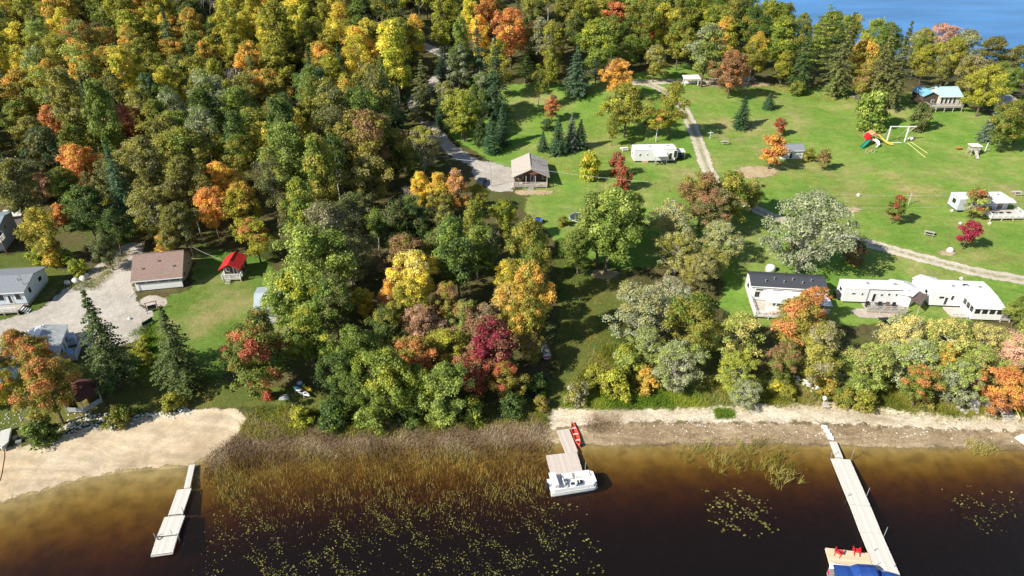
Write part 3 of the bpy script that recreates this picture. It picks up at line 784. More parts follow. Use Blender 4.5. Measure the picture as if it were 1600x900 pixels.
BASED = [('R', 836, 482, 66, 150, 'ol', 'g', 'tall olive tree at the left edge of the shaded clearing, the upper of two'),
 ('R', 832, 550, 66, 140, 'ol', 'go', 'tall olive and golden tree left of the shaded clearing, lower of two'),
 ('R', 1095, 136, 72, 100, 'lg', 'sg', 'large pale green tree reaching the ground beside the white garden shelter'),
 ('S', 1157, 200, 31, 50, 'bg', 'dg', 'dark blue-green cone-shaped spruce alone on the lawn beyond the gravel track'),
 ('S', 1200, 170, 22, 27, 'bg', 'dg', 'smallest dark spruce, on the lawn just under the forest edge'),
 ('S', 871, 241, 31, 62, 'bg', 'dg', 'middle and tallest spruce of the lawn row behind the tan-roofed cottage'),
 ('S', 848, 236, 20, 32, 'bg', 'dg', 'small spruce at the left end of the lawn row behind the tan-roofed cottage'),
 ('S', 892, 234, 28, 58, 'bs', 'bs', 'pale blue spruce in the lawn row behind the tan-roofed cottage'),
 ('S', 906, 232, 27, 46, 'bg', 'dg', 'dark spruce at the right end of the lawn row, touching the blue spruce'),
 ('V', 855, 203, 24, 16, 'dg', 'bg', 'low dark green bush behind the row of lawn spruces'),
 ('S', 900, 148, 44, 80, 'bg', 'bs', 'tall bluish spruce at the back edge of the middle lawn'),
 ('P', 930, 132, 36, 50, 'bg', 'bs', 'bluish pine at the lawn edge right of the tall bluish spruce'),
 ('C', 768, 240, 26, 58, 'bg', 'dg', 'narrow cedar beside the drive, left one of the pair in front of the parked car'),
 ('C', 785, 228, 24, 62, 'bg', 'dg', 'narrow cedar beside the drive, right one of the pair in front of the parked car'),
 ('S', 752, 225, 32, 52, 'dg', 'bg', 'dark spruce between the yellow-green maple and the narrow cedars'),
 ('R', 722, 218, 58, 80, 'yg', 'lg', 'large yellow-green maple on the right side of the gravel drive'),
 ('D', 664, 190, 56, 98, 'ds', 'g', 'tall olive spruce standing beside the gravel drive'),
 ('C', 692, 128, 20, 56, 'bg', 'dg', 'narrow dark cedar standing in front of the upper bend of the drive'),
 ('C', 707, 95, 22, 50, 'bg', 'dg', 'left one of two narrow dark cedars right of the upper bend of the drive'),
 ('C', 726, 92, 24, 52, 'bg', 'dg', 'right one of two narrow dark cedars right of the upper bend of the drive'),
 ('C', 636, 178, 12, 36, 'bg', 'dg', 'thin young conifer at the edge of the gravel drive'),
 ('D', 690, 205, 24, 60, 'bg', 'dg', 'slim dark spruce behind the yellow-green maple by the drive'),
 ('P', 820, 130, 48, 52, 'dg', 'g', 'dark green pine at the back left of the middle lawn'),
 ('A', 841, 172, 30, 62, 'ol', 'g', 'slender olive birch standing alone at the back of the middle lawn'),
 ('M', 862, 190, 28, 42, 'org', 'br', 'small orange-brown tree on the middle lawn behind the spruces'),
 ('R', 975, 215, 62, 86, 'ol', 'yg', 'broad olive tree with bare trunk on the lawn behind the white trailer'),
 ('O', 955, 228, 26, 50, 'ol', 'g', 'small olive tree at the left behind the white trailer'),
 ('O', 1043, 218, 46, 92, 'ol', 'yg', 'tall leafy olive tree behind the right end of the white trailer'),
 ('A', 1025, 222, 34, 52, 'yg', 'org', 'white-trunked birch with orange leaves right behind the white trailer'),
 ('A', 1009, 214, 20, 30, 'ds', 'ol', 'small dark tree between the broad olive tree and the birch'),
 ('R', 1020, 128, 42, 60, 'ol', 'sg', 'olive tree with a bare trunk at the bend of the gravel track'),
 ('A', 1168, 132, 40, 70, 'ol', 'yg', 'olive birch with white trunk at the forest edge beyond the lawn'),
 ('V', 1357, 204, 56, 58, 'g', 'lg', 'big round dense green bush on the lawn left of the swing set'),
 ('V', 1432, 204, 36, 40, 'ds', 'dg', 'dark round bush in front of the turquoise-roofed cottage'),
 ('S', 1541, 220, 34, 52, 'bs', 'bg', 'blue-grey spruce on the lawn right of the turquoise-roofed cottage'),
 ('M', 1216, 213, 21, 30, 'rd', 'br', 'small reddish-brown tree behind the white shed'),
 ('M', 1200, 264, 46, 54, 'org', 'go', 'bright orange round maple left of the white shed'),
 ('M', 1284, 267, 22, 36, 'br', 'lg', 'thin young tree with reddish top right of the white shed'),
 ('V', 1262, 252, 22, 20, 'ol', 'g', 'low olive bush at the right corner of the white shed'),
 ('M', 1393, 350, 29, 45, 'g', 'rd', 'young green tree with red top alone on the right lawn'),
 ('M', 1517, 342, 36, 50, 'lg', 'rd', 'green tree with red top in front of the white mobile home with deck'),
 ('M', 1504, 390, 32, 46, 'cr', 'cr', 'crimson young tree beside the white boulder'),
 ('V', 920, 281, 40, 42, 'yg', 'ye', 'yellow-green bush left of the white trailer'),
 ('V', 963, 274, 30, 34, 'rd', 'br', 'dark red bush in front of the white trailer, the upper of two'),
 ('V', 972, 298, 32, 36, 'rd', 'g', 'dark red and green bush in front of the white trailer, the lower of two'),
 ('R', 945, 427, 98, 135, 'g', 'lg', 'big green tree with pale bare lower trunk beside the clearing'),
 ('W', 1247, 425, 122, 128, 'sg', 'sg', 'large silver-leaved tree with several pale stems behind the black-roofed mobile home'),
 ('D', 188, 604, 80, 152, 'dg', 'ds', 'tall sparse spruce beside the gazebo with thin grey branches'),
 ('D', 292, 608, 78, 132, 'dg', 'ds', 'tall dark spruce at the lower end of the brown-roofed cabin lawn'),
 ('B', 1472, 138, 26, 66, '-', '-', 'leaning white dead birch behind the turquoise roof'),
 ('B', 1528, 150, 30, 44, '-', '-', 'dead white branching tree right of the turquoise roof'),
 ('B', 178, 606, 40, 60, '-', '-', 'bare grey lower branches of the dead tree by the gazebo'),
 ('B', 1440, 45, 18, 26, '-', '-', 'small bare grey tree top against the far lake')]
def load_based():
    for b in BASED:
        lean = (0, R_(26), 0) if 'leaning' in b[7] else None
        TB(*b, lean=lean)
load_based(); load_trees()
# ---- the rest of the forest, filled in between the trees placed above
OPENA = [np.array(w) for w in OPEN]
KEEP = []
def fill(poly, n, gap, pal, kinds, seed, ry=(3.9, 5.4)):
    rng = random.Random(seed); W = np.array([at_z(*p, z=0) if False else gp(*p)[:2] for p in poly])
    x0, x1, y0, y1 = W[:, 0].min(), W[:, 0].max(), W[:, 1].min(), W[:, 1].max(); c = 0; tries = 0
    while c < n and tries < n * 60:
        tries += 1; x, y = rng.uniform(x0, x1), rng.uniform(y0, y1)
        X, Y = np.array([x]), np.array([y])
        if poly_sd(W, X, Y)[0] < 0 or hz(x, y) < .8: continue
        k = rng.choices([q[0] for q in kinds], [q[1] for q in kinds])[0]; R = KIND[k][0]; r = (ry[0] + (ry[1] - ry[0]) * rng.uniform(0, 1) ** 1.0) * (.62 if k in 'DSC' else .8 if k in 'OA' else 1)
        if any(math.hypot(x - t['x'], y - t['y']) < gap * (r + t['r']) for t in TREES if t['k'] != 'V'): continue
        if any(poly_sd(w, X, Y)[0] > -r * .45 for w in OPENA): continue
        z = hz(x, y); px, py, _ = proj(x, y, z + 8)
        if any(a < px < b and e < py < g for a, b, e, g in KEEP) or not (-140 < px < 1660 and py > -45): continue
        cc, aa = rng.choices([q[:2] for q in pal], [q[2] for q in pal])[0]
        if k in 'DSP': cc, aa = rng.choice([('dg', 'bg'), ('bg', 'dg'), ('ds', 'g')])
        mktree(k, x, y, r / R, r / R * rng.uniform(.9, 1.2), cc, aa); c += 1
KEEP += [(400, 512, 470, 650), (380, 425, 390, 520), (690, 800, 215, 335), (770, 905, 210, 385), (625, 700, 40, 300), (-20, 80, 225, 300), (0, 40, 310, 370)]
P_UP = [('ol', 'yg', 5), ('ol', 'ye', 4), ('g', 'yg', 3), ('yg', 'ye', 6), ('ye', 'yg', 2.5), ('ol', 'go', 2.5), ('dg', 'ol', 2), ('yg', 'go', 2), ('lg', 'sg', 1.2), ('br', 'org', .6)]
fill([(-160, -25), (700, -25), (690, 40), (650, 60), (620, 150), (560, 190), (400, 200), (-160, 210)], 260, .70, P_UP, [('R', 6), ('O', 3), ('A', 2), ('D', .6)], 3, (4.7, 6.5))
fill([(-160, 200), (600, 180), (640, 220), (740, 290), (840, 350), (860, 400), (600, 400), (400, 385), (225, 372), (150, 385), (40, 380), (60, 320), (-160, 300)], 90, .76,
     [('ol', 'g', 4), ('ds', 'ol', 4), ('g', 'lg', 3), ('dg', 'g', 4), ('yg', 'go', 1), ('ol', 'wl', 2)], [('R', 6), ('O', 2), ('A', 1.5), ('D', .6)], 5, (4.5, 6.0))
fill([(470, 400), (860, 400), (866, 560), (850, 622), (700, 640), (520, 632), (470, 560)], 40, .86, [('ol', 'g', 3), ('g', 'yg', 3), ('dg', 'g', 4), ('br', 'ol', 1.2), ('yg', 'ol', 1.5), ('ds', 'gy', 2)], [('R', 6), ('O', 1.5)], 6, (4.0, 5.4))
fill([(700, -25), (1190, -25), (1190, 30), (1240, 70), (1400, 100), (1440, 125), (1300, 128), (1180, 126), (1080, 95), (1000, 108), (920, 124), (800, 128), (740, 150), (705, 90)], 120, .64,
     [('ol', 'g', 4), ('g', 'ol', 4), ('dg', 'ol', 3), ('yg', 'g', 3), ('ye', 'yg', .7), ('g', 'lg', 2)], [('R', 6), ('O', 3), ('A', 1), ('P', 1), ('D', 1)], 8)
fill([(1440, 120), (1600, 140), (1700, 160), (1700, 205), (1560, 200), (1520, 165), (1440, 150)], 14, .7, [('ol', 'g', 3), ('ds', 'ol', 3), ('g', 'lg', 1)], [('R', 5), ('D', 1)], 9, (3, 4.5))
fill([(-160, 640), (-20, 560), (20, 520), (0, 600), (-20, 660)], 4, .7, [('org', 'ol', 3)], [('R', 5)], 12, (3, 4))
fill([(1600, 470), (1760, 480), (1760, 640), (1600, 640)], 12, .6, [('lg', 'ye', 3), ('org', 'ol', 1)], [('W', 5), ('R', 3)], 13, (3.5, 4.6))

for t in TREES:                          # the far wood stays below the open water behind it
    px = proj(t['x'], t['y'], 15)[0]
    if px < 1180 or t['y'] < 215 or not t['o'].children: continue
    lim = np.interp(px, [1180, 1250, 1340, 1420, 1450, 1530, 1560, 1600], [-4, 4, 18, 42, 34, 36, 60, 64]); b0 = hz(t['x'], t['y']); g0 = 1.0
    while g0 > .45 and proj(t['x'], t['y'], b0 + t['h'] * g0)[1] < lim: g0 -= .03
    if g0 < 1: t['o'].scale = [q * (g0 if i == 2 else max(g0, .75)) for i, q in enumerate(t['o'].scale)]; t['h'] *= g0
# ------------------------------------------------ buildings and trailers
WHITE = mat('white_siding', (.72, .73, .74), .6, .06, 2, stripes=(2, .22, .12)); TRIM = mat('white_trim', (.78, .78, .77), .55, .05)
GREYW = mat('weathered_wood', (.42, .39, .35), .9, .25, 4, .3); BROWNW = mat('brown_wood', (.20, .12, .08), .85, .25, 4, .3); PALEW = mat('pale_deck_wood', (.52, .47, .42), .9, .2, 3, .3)
TANS = mat('tan_siding', (.42, .36, .27), .7, .1, 2, stripes=(2, .2, .18)); GREYS = mat('blue_grey_siding', (.45, .49, .55), .7, .08, 2, stripes=(2, .2, .12))
LBLUE = mat('pale_blue_siding', (.55, .63, .70), .7, .06, 2, stripes=(2, .2, .12)); DARKW = mat('dark_stained_wall', (.09, .065, .05), .85, .25, 3)
SHBR = mat('brown_shingles', (.26, .18, .155), .9, .22, 5, .4, stripes=(1, .3, .18)); SHGR = mat('grey_shingles', (.22, .24, .27), .9, .2, 5, .4, stripes=(1, .3, .15)); SHTAN = mat('weathered_tan_shingles', (.44, .39, .35), .9, .2, 5, .4, stripes=(1, .3, .12))
SHBK = mat('charcoal_shingles', (.055, .06, .075), .85, .25, 5, .4, stripes=(1, .3, .2)); REDM = mat('red_metal_roof', (.55, .035, .04), .35, .08, 1, stripes=(1, .25, .2)); TEAL = mat('turquoise_metal_roof', (.42, .66, .68), .35, .06, 1, stripes=(0, .3, .12))
MEMB = mat('white_roof_membrane', (.76, .77, .78), .5, .12, .8); MEMG = mat('weathered_roof_membrane', (.40, .42, .42), .7, .2, 1.5); DEEPR = mat('dark_red_shingles', (.13, .045, .04), .9, .25, 5, .4)  # MEMG: white membrane with the off-sun shade put into its colour
GLASS = mat('window_glass', (.02, .025, .03), .08, .1, 1, spec=.8); DARK = mat('dark_plastic', (.03, .03, .035), .5, .2); STEEL = mat('galvanised_steel', (.45, .46, .47), .4, .1, 3, metal=.6); CONC = mat('concrete_block', (.38, .36, .34), .95, .15, 4, .2)
CANV = mat('white_canvas', (.75, .75, .74), .7, .05, 1); BRC = mat('brown_canvas', (.14, .10, .09), .85, .15, 2); BLUET = mat('blue_tarp', (.03, .22, .55), .5, .12, 2)
def site(L, R):
    a, b = gp(*L), gp(*R); w = math.hypot(b[0] - a[0], b[1] - a[1]); return (a[0], a[1], min(a[2], b[2]) if abs(a[2] - b[2]) > .5 else (a[2] + b[2]) / 2 - .05), math.atan2(b[1] - a[1], b[0] - a[0]), w
def window(root, face, u, z, w, h, W, d, fm=None, name='window', t=.1):
    fr, pn = MB(), MB()
    def put(m, e, k0, k1):
        if face == 'f': m.bb(u - w / 2 + e, u + w / 2 - e, -k1, k0, z + e, z + h - e)
        elif face == 'b': m.bb(u - w / 2 + e, u + w / 2 - e, d - k0, d + k1, z + e, z + h - e)
        elif face == 'r': m.bb(W - k0, W + k1, u - w / 2 + e, u + w / 2 - e, z + e, z + h - e)
        else: m.bb(-k1, k0, u - w / 2 + e, u + w / 2 - e, z + e, z + h - e)
    put(fr, 0, .02, .05); f = fr.build(name + ('' if name == 'door' else ''), fm or TRIM, root); put(pn, t, .01, .075); pn.build('pane', GLASS, f)
    return f
def slab(m, p, t=.12): m.prism(p, (0, 0, t)); return m
def house(name, label, cat, L, R, d, wh, rh, axis='x', wm=None, rm=None, base=.3, ov=.4, wins=(), doors=(), y0=0.0, split=None, vents=0, shift=0.0, W=None, trim=None):
    loc, rz, w = site(L, R); w = W or w
    o = thing(name, label, cat, loc, rz); wm, rm = wm or WHITE, rm or SHGR
    MB().bb(.08, w - .08, y0 + .08, d - .08, -.8, base).build('foundation', CONC, o)
    z = base + wh; b = MB()
    if axis == 'x':
        r = y0 + (d - y0) * (.5 + shift)
        b.loft([[(x, y0, base), (x, d, base), (x, d, z), (x, r, z + rh), (x, y0, z)] for x in (0, w)]); b.build('wall', wm, o)
        s0 = rh / (r - y0); s1 = rh / (d - r)
        q = [[(-ov, y0 - ov, z - s0 * ov), (w + ov, y0 - ov, z - s0 * ov), (w + ov, r, z + rh), (-ov, r, z + rh)], [(-ov, d + ov, z - s1 * ov), (-ov, r, z + rh), (w + ov, r, z + rh), (w + ov, d + ov, z - s1 * ov)]]
        cap = [(-ov, r, z + rh + .16), (w + ov, r, z + rh + .16)]
        MB().bb(-ov - .02, w + ov + .02, y0 - ov - .05, y0 - ov - .003, z - s0 * ov - .06, z - s0 * ov + .1).build('fascia', trim or TRIM, o)
    else:
        r = w * (.5 + shift)
        b.loft([[(0, y, base), (w, y, base), (w, y, z), (r, y, z + rh), (0, y, z)] for y in (y0, d)]); b.build('wall', wm, o)
        s0 = rh / r; s1 = rh / (w - r)
        q = [[(-ov, y0 - ov, z - s0 * ov), (r, y0 - ov, z + rh), (r, d + ov, z + rh), (-ov, d + ov, z - s0 * ov)], [(w + ov, y0 - ov, z - s1 * ov), (w + ov, d + ov, z - s1 * ov), (r, d + ov, z + rh), (r, y0 - ov, z + rh)]]
        cap = [(r, y0 - ov, z + rh + .16), (r, d + ov, z + rh + .16)]
        for a, c, s in ((-ov, r, 1), (r, w + ov, -1)):
            za, zc = (z - s0 * ov, z + rh) if s == 1 else (z + rh, z - s1 * ov)
            MB().prism([(a, y0 - ov - .05, za - .05), (c, y0 - ov - .05, zc - .05), (c, y0 - ov - .05, zc + .12), (a, y0 - ov - .05, za + .12)], (0, .045, 0)).build('fascia', trim or TRIM, o)
    for i, k in enumerate(q):
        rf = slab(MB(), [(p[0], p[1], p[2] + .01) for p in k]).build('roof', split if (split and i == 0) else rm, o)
        if i == 0:
            if not split: MB().rod(cap[0], cap[1], .09, n=5).build('ridge_cap', rm, rf)
            for v in range(vents):
                tx, ty = .2 + .6 * v / max(1, vents - 1), (.35, .62)[v % 2]
                if axis == 'x': x, y = -ov + (w + 2 * ov) * tx, y0 + (r - y0) * ty; zz = z + s0 * (y - y0)
                else: y, x = y0 + (d - y0) * tx, r * ty; zz = z + s0 * x
                MB().rod((x, y, zz), (x, y, zz + .55), .09).rod((x, y, zz + .5), (x, y, zz + .6), .16).build('roof_vent', STEEL, rf)
    for a in wins: window(o, *a, w, d) if a[0] != 'f' or not y0 else window(o, *a, w, d).__setattr__('location', (0, y0, 0))
    for (fc, u, dw, dh) in doors:
        f = window(o, fc, u, base + .02, dw, dh, w, d, mat('door_panel', (.6, .6, .6), .5, .05), 'door', .25)
        if fc == 'f' and y0: f.location = (0, y0, 0)
    return o, w
def deck(o, x0, x1, y0, y1, z, rails='flr', m=None, rm=None, steps=None, rh=.95):
    m, rm = m or GREYW, rm or m or GREYW; b = MB(); n = int((y1 - y0) / .16)
    for i in range(n): b.bb(x0, x1, y0 + i * .16, y0 + i * .16 + .145, z - .04, z)
    fl = b.build('deck_floor', m, o, kind='stuff'); MB().bb(x0 + .05, x1 - .05, y0 + .05, y1 - .05, z - .25, z - .05).build('deck_frame', m, fl)
    for x in np.linspace(x0 + .1, x1 - .1, max(2, int((x1 - x0) / 2.2) + 1)):
        MB().bb(x - .07, x + .07, y0 + .03, y0 + .17, -.9, z - .25).build('deck_post', m, o)
    def run(p, q):
        r = MB(); L = math.hypot(q[0] - p[0], q[1] - p[1]); k = max(2, int(L / .22)); a = math.atan2(q[1] - p[1], q[0] - p[0])
        for i in range(k + 1):
            t = i / k; r.box((p[0] + (q[0] - p[0]) * t, p[1] + (q[1] - p[1]) * t, z + rh / 2), (.05, .05, rh) if i % 6 else (.11, .11, rh + .1), a)
        r.box(((p[0] + q[0]) / 2, (p[1] + q[1]) / 2, z + rh), (L, .11, .06), a).box(((p[0] + q[0]) / 2, (p[1] + q[1]) / 2, z + .12), (L, .06, .06), a)
        r.build('railing', rm, o)
    if 'f' in rails: run((x0, y0 + .06), (x1 if not steps else x1, y0 + .06))
    if 'l' in rails: run((x0 + .06, y0), (x0 + .06, y1))
    if 'r' in rails: run((x1 - .06, y0), (x1 - .06, y1))
    if steps:
        sx, sw = steps; ns = max(2, int(z / .19)); s = MB().bb(sx - sw / 2 - .08, sx - sw / 2 - .02, y0 - ns * .28, y0, -.3, .08)
        so = s.build('stairs', m, o)
        for i in range(ns): MB().bb(sx - sw / 2, sx + sw / 2, y0 - (i + 1) * .28, y0 - i * .28 - .02, z - (i + 1) * z / (ns + 1) - .05, z - (i + 1) * z / (ns + 1)).build('step', m, so)
# 1 brown-roofed cabin with a screened white porch along its front
o, w = house('cabin', 'long cabin with brown shingle roof and white screened porch by the gravel yard', 'cabin', (215, 456), (287, 449), 8.6, 2.3, 2.6, 'x', TANS, SHBR, vents=3, ov=.45, wins=[('r', 2.2, 1.2, .9, .9), ('r', 6.2, 1.3, .8, .8)])
pz = .3
MB().bb(-.02, w + .02, -.09, -.02, pz, pz + 1.25).build('porch_wall', TRIM, o)
for i in range(4):
    x0 = .12 + i * (w - .1) / 4; f = MB().bb(x0, x0 + (w - .1) / 4 - .16, -.10, -.03, pz + 1.27, pz + 2.1).build('screen_frame', TRIM, o)
    MB().bb(x0 + .08, x0 + (w - .1) / 4 - .24, -.125, -.09, pz + 1.34, pz + 2.03).build('screen', mat('grey_screen', (.16, .16, .165), .7, .15), f)
MB().rod((-.5, -.5, 2.5), (-.5, -.5, .2), .05).rod((-.5, -.5, .2), (-.9, -1.6, .05), .05).build('downspout', TRIM, o)
MB().bb(w + .1, w + .8, .3, 1.2, 0, .9).bb(w + .2, w + .7, 1.6, 2.3, 0, .7).build('utility_box', DARK, o)
# 2 red-roofed bunkhouse
o, w = house('bunkhouse', 'tiny bunkhouse with bright red metal gable roof and small front porch', 'cabin', (349, 440), (378, 440), 4.4, 2.1, .95, 'y', DARKW, REDM, base=.7, y0=1.3, ov=.3, wins=[('f', .8, 1.5, .7, .8), ('r', 2.8, 1.5, .8, .7)], doors=[('f', 2.1, .8, 1.85)])
z = 2.8; s = .95 / (w / 2)
for a in ((-.3, z - s * .3, w / 2, z + .95), (w + .3, z - s * .3, w / 2, z + .95)):
    p = [(a[0], -.35, a[1] + .012), (a[2], -.35, a[3] + .012), (a[2], .99, a[3] + .012), (a[0], .99, a[1] + .012)]; slab(MB(), p if a[0] < 0 else p[::-1]).build('porch_roof', REDM, o)
deck(o, 0, w, -.1, 1.28, .7, 'flr', GREYW, TRIM, steps=(w * .3, .9))
for x in (.08, w - .08): MB().bb(x - .06, x + .06, -.06, .06, .7, 2.8).build('porch_post', BROWNW, o)
# 3 white house with grey roof, left edge
o, w = house('house', 'white house with grey shingle roof and raised front deck at the left edge', 'house', (-45, 484), (46, 479), 8.0, 2.5, 1.0, 'x', LBLUE, SHGR, base=.7, vents=2, wins=[('r', 1.8, 1.7, .9, 1.2), ('r', 5.6, 1.8, 1.3, 1.0), ('f', 5.4, 1.5, 1.4, 1.3), ('f', 8.3, 1.5, 1.0, 1.3)], doors=[('f', 6.9, .9, 2.0), ('f', 2.6, 1.6, 2.0)])
MB().rod((w - .3, 1.4, 3.6), (w - .3, 1.4, 5.6), .07).build('chimney_pipe', STEEL, o)
deck(o, 0, w - .5, -2.6, -.1, .75, 'fl', GREYW, TRIM, rh=.8)
st = MB()
for i in range(4): st.bb(w - .35 + i * .3, w - .08 + i * .3, -2.2, -1.0, .6 - i * .17, .66 - i * .17)
st.build('stairs', TRIM, o)
# 5 two-storey house cut by the left edge
o, w = house('house', 'two-storey grey-roofed house with upper balcony cut off by the left edge', 'house', (-90, 402), (10, 392), 7.5, 4.6, .8, 'x', GREYS, mat('blue_grey_roof', (.22, .28, .32), .7, .15, 3, .2), base=.4, wins=[('f', 11, 3.2, 1.6, 1.2), ('r', 3, 3.4, 1, 1), ('r', 5.5, 1.0, 1, 1)])
deck(o, w - 6, w + .9, -2.0, -.1, 2.9, 'fr', BROWNW, TRIM)
o2 = thing('shed', 'pale concrete shed beside the upper left house', 'shed', gp(22, 352), .3); MB().bb(-1.8, 1.8, 0, 3, 0, 1.9).build('wall', CONC, o2); slab(MB(), [(-2, -.2, 2), (2, -.2, 1.95), (2, 3.2, 2.2), (-2, 3.2, 2.25)]).build('roof', mat('bleached_roof', (.62, .58, .52), .8, .1), o2)
# 4 mobile home under the orange maple; white roof, shade of the off-sun slope coloured in grey
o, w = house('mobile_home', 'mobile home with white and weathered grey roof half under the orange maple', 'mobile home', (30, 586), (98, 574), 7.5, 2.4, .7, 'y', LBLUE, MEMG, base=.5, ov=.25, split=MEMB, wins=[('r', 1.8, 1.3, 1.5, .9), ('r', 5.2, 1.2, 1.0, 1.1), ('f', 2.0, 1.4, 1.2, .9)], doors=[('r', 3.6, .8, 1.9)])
deck(o, w + .05, w + 2.0, 1.0, 4.6, .5, 'r', GREYW, LBLUE)
for i, (px, py, sz, c, l) in enumerate([(112, 536, (1.5, 1.4, 1.3), LBLUE, 'pale blue storage bin at the corner of the two-toned roof trailer'), (103, 560, (2.3, 1.7, .8), mat('blue_lid', (.30, .48, .68), .5, .05), 'wide blue lidded box beside the two-toned roof trailer')]):
    q = thing('storage_bin', l, 'bin', gp(px, py), .5 + i * .3); MB().bb(-sz[0] / 2, sz[0] / 2, -sz[1] / 2, sz[1] / 2, 0, sz[2]).build('body', LBLUE, q)
    MB().prism([(-sz[0] / 2 - .06, -sz[1] / 2 - .06, sz[2] + .005), (sz[0] / 2 + .06, -sz[1] / 2 - .06, sz[2] + .005), (sz[0] / 2, sz[1] / 2, sz[2] + .2), (-sz[0] / 2, sz[1] / 2, sz[2] + .2)], (0, 0, .08)).build('lid', c, q); MB().rod((-sz[0] / 3, -sz[1] / 2 - .1, sz[2] * .8), (sz[0] / 3, -sz[1] / 2 - .1, sz[2] * .8), .03).build('handle', DARK, q)
# 7 cabin mostly hidden by the green tree
o, w = house('cottage', 'low cottage with pale blue-grey roof half hidden behind the big green tree', 'cottage', (404, 500), (448, 496), 6.5, 2.2, .9, 'x', GREYS, mat('pale_blue_metal_roof', (.42, .48, .54), .45, .08, 2), base=.3, wins=[('f', 1.2, 1.1, .9, 1), ('f', 3, 1.1, .9, 1)])
deck(o, 0, w, -1.6, -.1, .3, 'f', GREYW, TRIM)
# 8 tan-roofed cottage with covered porch
o, w = house('cottage', 'cottage with pale tan gable roof and dark covered front porch beside the drive', 'cottage', (803, 294), (855, 294), 9.5, 2.4, 1.7, 'y', DARKW, SHTAN, base=.6, y0=2.4, ov=.5, wins=[('f', 1.6, 1.3, 1.2, 1.2), ('f', 7.2, 1.3, 1.2, 1.2), ('r', 5, 1.4, 1, 1), ('r', 8, 1.4, 1, 1)], doors=[('f', 4.3, 1.0, 2.0)], trim=mat('red_brown_trim', (.22, .08, .06), .7, .1))
z = 3.0; s = 1.7 / (w / 2)
for a in ((-.5, z - s * .5, w / 2, z + 1.7), (w + .5, z - s * .5, w / 2, z + 1.7)):
    p = [(a[0], -.5, a[1] + .012), (a[2], -.5, a[3] + .012), (a[2], 1.89, a[3] + .012), (a[0], 1.89, a[1] + .012)]; slab(MB(), p if a[0] < 0 else p[::-1]).build('porch_roof', SHTAN, o)
MB().prism([(w * .22, -.1, z - .05 + 1.7 * .36), (w * .78, -.1, z - .05 + 1.7 * .36), (w * .5, -.1, z + 1.55)], (0, .12, 0)).build('gable_panel', mat('red_brown_trim', (0, 0, 0)), o)
deck(o, 0, w, -.2, 2.38, .6, 'flr', GREYW, PALEW, steps=(w * .52, 1.3))
for x in (.1, w * .36, w * .64, w - .1): MB().bb(x - .07, x + .07, -.14, 0, .6, 3.1).build('porch_post', GREYW, o)
MB().rod((w * .7, 4.5, 4.6), (w * .7, 4.5, 5.4), .1).build('chimney_pipe', STEEL, o); MB().path([(w * .55, 5.5, 4.9), (w * .7, 5.2, 4.75), (w * .88, 5, 4.4)], .05).build('antenna', DARK, o)
# 9 white trailer on the middle lawn
def trailer(label, L, R, d, h, wins, doors=(), roof=MEMB, name='trailer', wall=WHITE, base=.55, round_=.0):
    loc, rz, w = site(L, R); o = thing(name, label, 'trailer', loc, rz)
    MB().bb(0, w, 0, d, base, base + h).build('body', wall, o); rf = MB().loft([[(x, -.06, base + h + .004), (x, d + .06, base + h + .004), (x, d + .04, base + h + .08), (x, d / 2, base + h + .2), (x, -.04, base + h + .08)] for x in (-.06, w + .06)]).build('roof', roof, o)
    for i in range(4): MB().bb(w * (.15 + .22 * i), w * (.15 + .22 * i) + .5, d * .4, d * .4 + .5, base + h + .15, base + h + .34).build('roof_hatch', STEEL if i % 2 else CANV, rf)
    for x in (w * .45, w * .55):
        for y in (.12, d - .12): MB().rod((x, y - .1, .35), (x, y + .1, .35), .35, n=12).build('wheel', DARK, o)
    MB().bb(.3, w - .3, .25, d - .25, .3, base - .01).build('chassis', DARK, o)
    for a in wins: window(o, *a, w, d)
    for a in doors: window(o, a[0], a[1], base + .05, a[2], a[3], w, d, None, 'door', .18)
    return o, w
o, w = trailer('long white park trailer with small front awning on the middle lawn', (990, 254), (1054, 254), 3.4, 2.9, [('f', 1.4, 1.8, .5, .7), ('f', 3.2, 1.9, .4, .5), ('l', 1.6, 1.8, 1, .7), ('f', 10.2, 1.2, 1.0, 1.9)], [('f', 9.0, 1.0, 2.0)])
MB().bb(2.0, 3.6, -.08, -.01, .05, .6).build('skirting_panel', mat('tan_plywood', (.55, .40, .25), .8, .1), o)
slab(MB(), [(4.6, -2.0, 2.35), (7.8, -2.0, 2.35), (7.8, .05, 2.8), (4.6, .05, 2.8)], .06).build('awning', CANV, o)
for x in (4.7, 7.7): MB().rod((x, -1.9, 0), (x, -1.9, 2.4), .05).build('awning_post', STEEL, o)
for i, x in enumerate((5.2, 6.3, 7.1)):
    MB().bb(x - .25, x + .25, -1.6, -1.1, .35, .42).bb(x - .25, x + .25, -1.15, -1.08, .4, .95).rod((x - .2, -1.5, 0), (x - .2, -1.5, .4), .03).rod((x + .2, -1.5, 0), (x + .2, -1.5, .4), .03).build('folding_seat', DARK if i else STEEL, o)
q = thing('tent', 'small blue dome tent beside the front awning of the park trailer', 'tent', gp(1036, 251)); MB().loft([[(math.cos(a) * r, math.sin(a) * r * .8, zz) for a in [k * math.pi / 5 for k in range(10)]] for r, zz in ((1.0, 0), (.98, .5), (.7, 1.1), (.1, 1.5))]).build('canopy', BLUET, q); MB().bb(-.35, .35, -.86, -.8, .1, .5).build('door', CANV, q)
q = thing('cargo_trailer', 'short open white cargo trailer parked at the right end of the park trailer', 'trailer', gp(1060, 250)); MB().bb(-1.4, 1.5, 0, 2.4, 2.0, 2.12).bb(-1.4, 1.5, 2.3, 2.42, .6, 2.0).build('canopy', CANV, q)
MB().bb(-1.3, 1.4, .1, 2.2, .55, .7).bb(-.8, .8, .5, 1.6, .7, 1.3).build('bed', DARK, q)
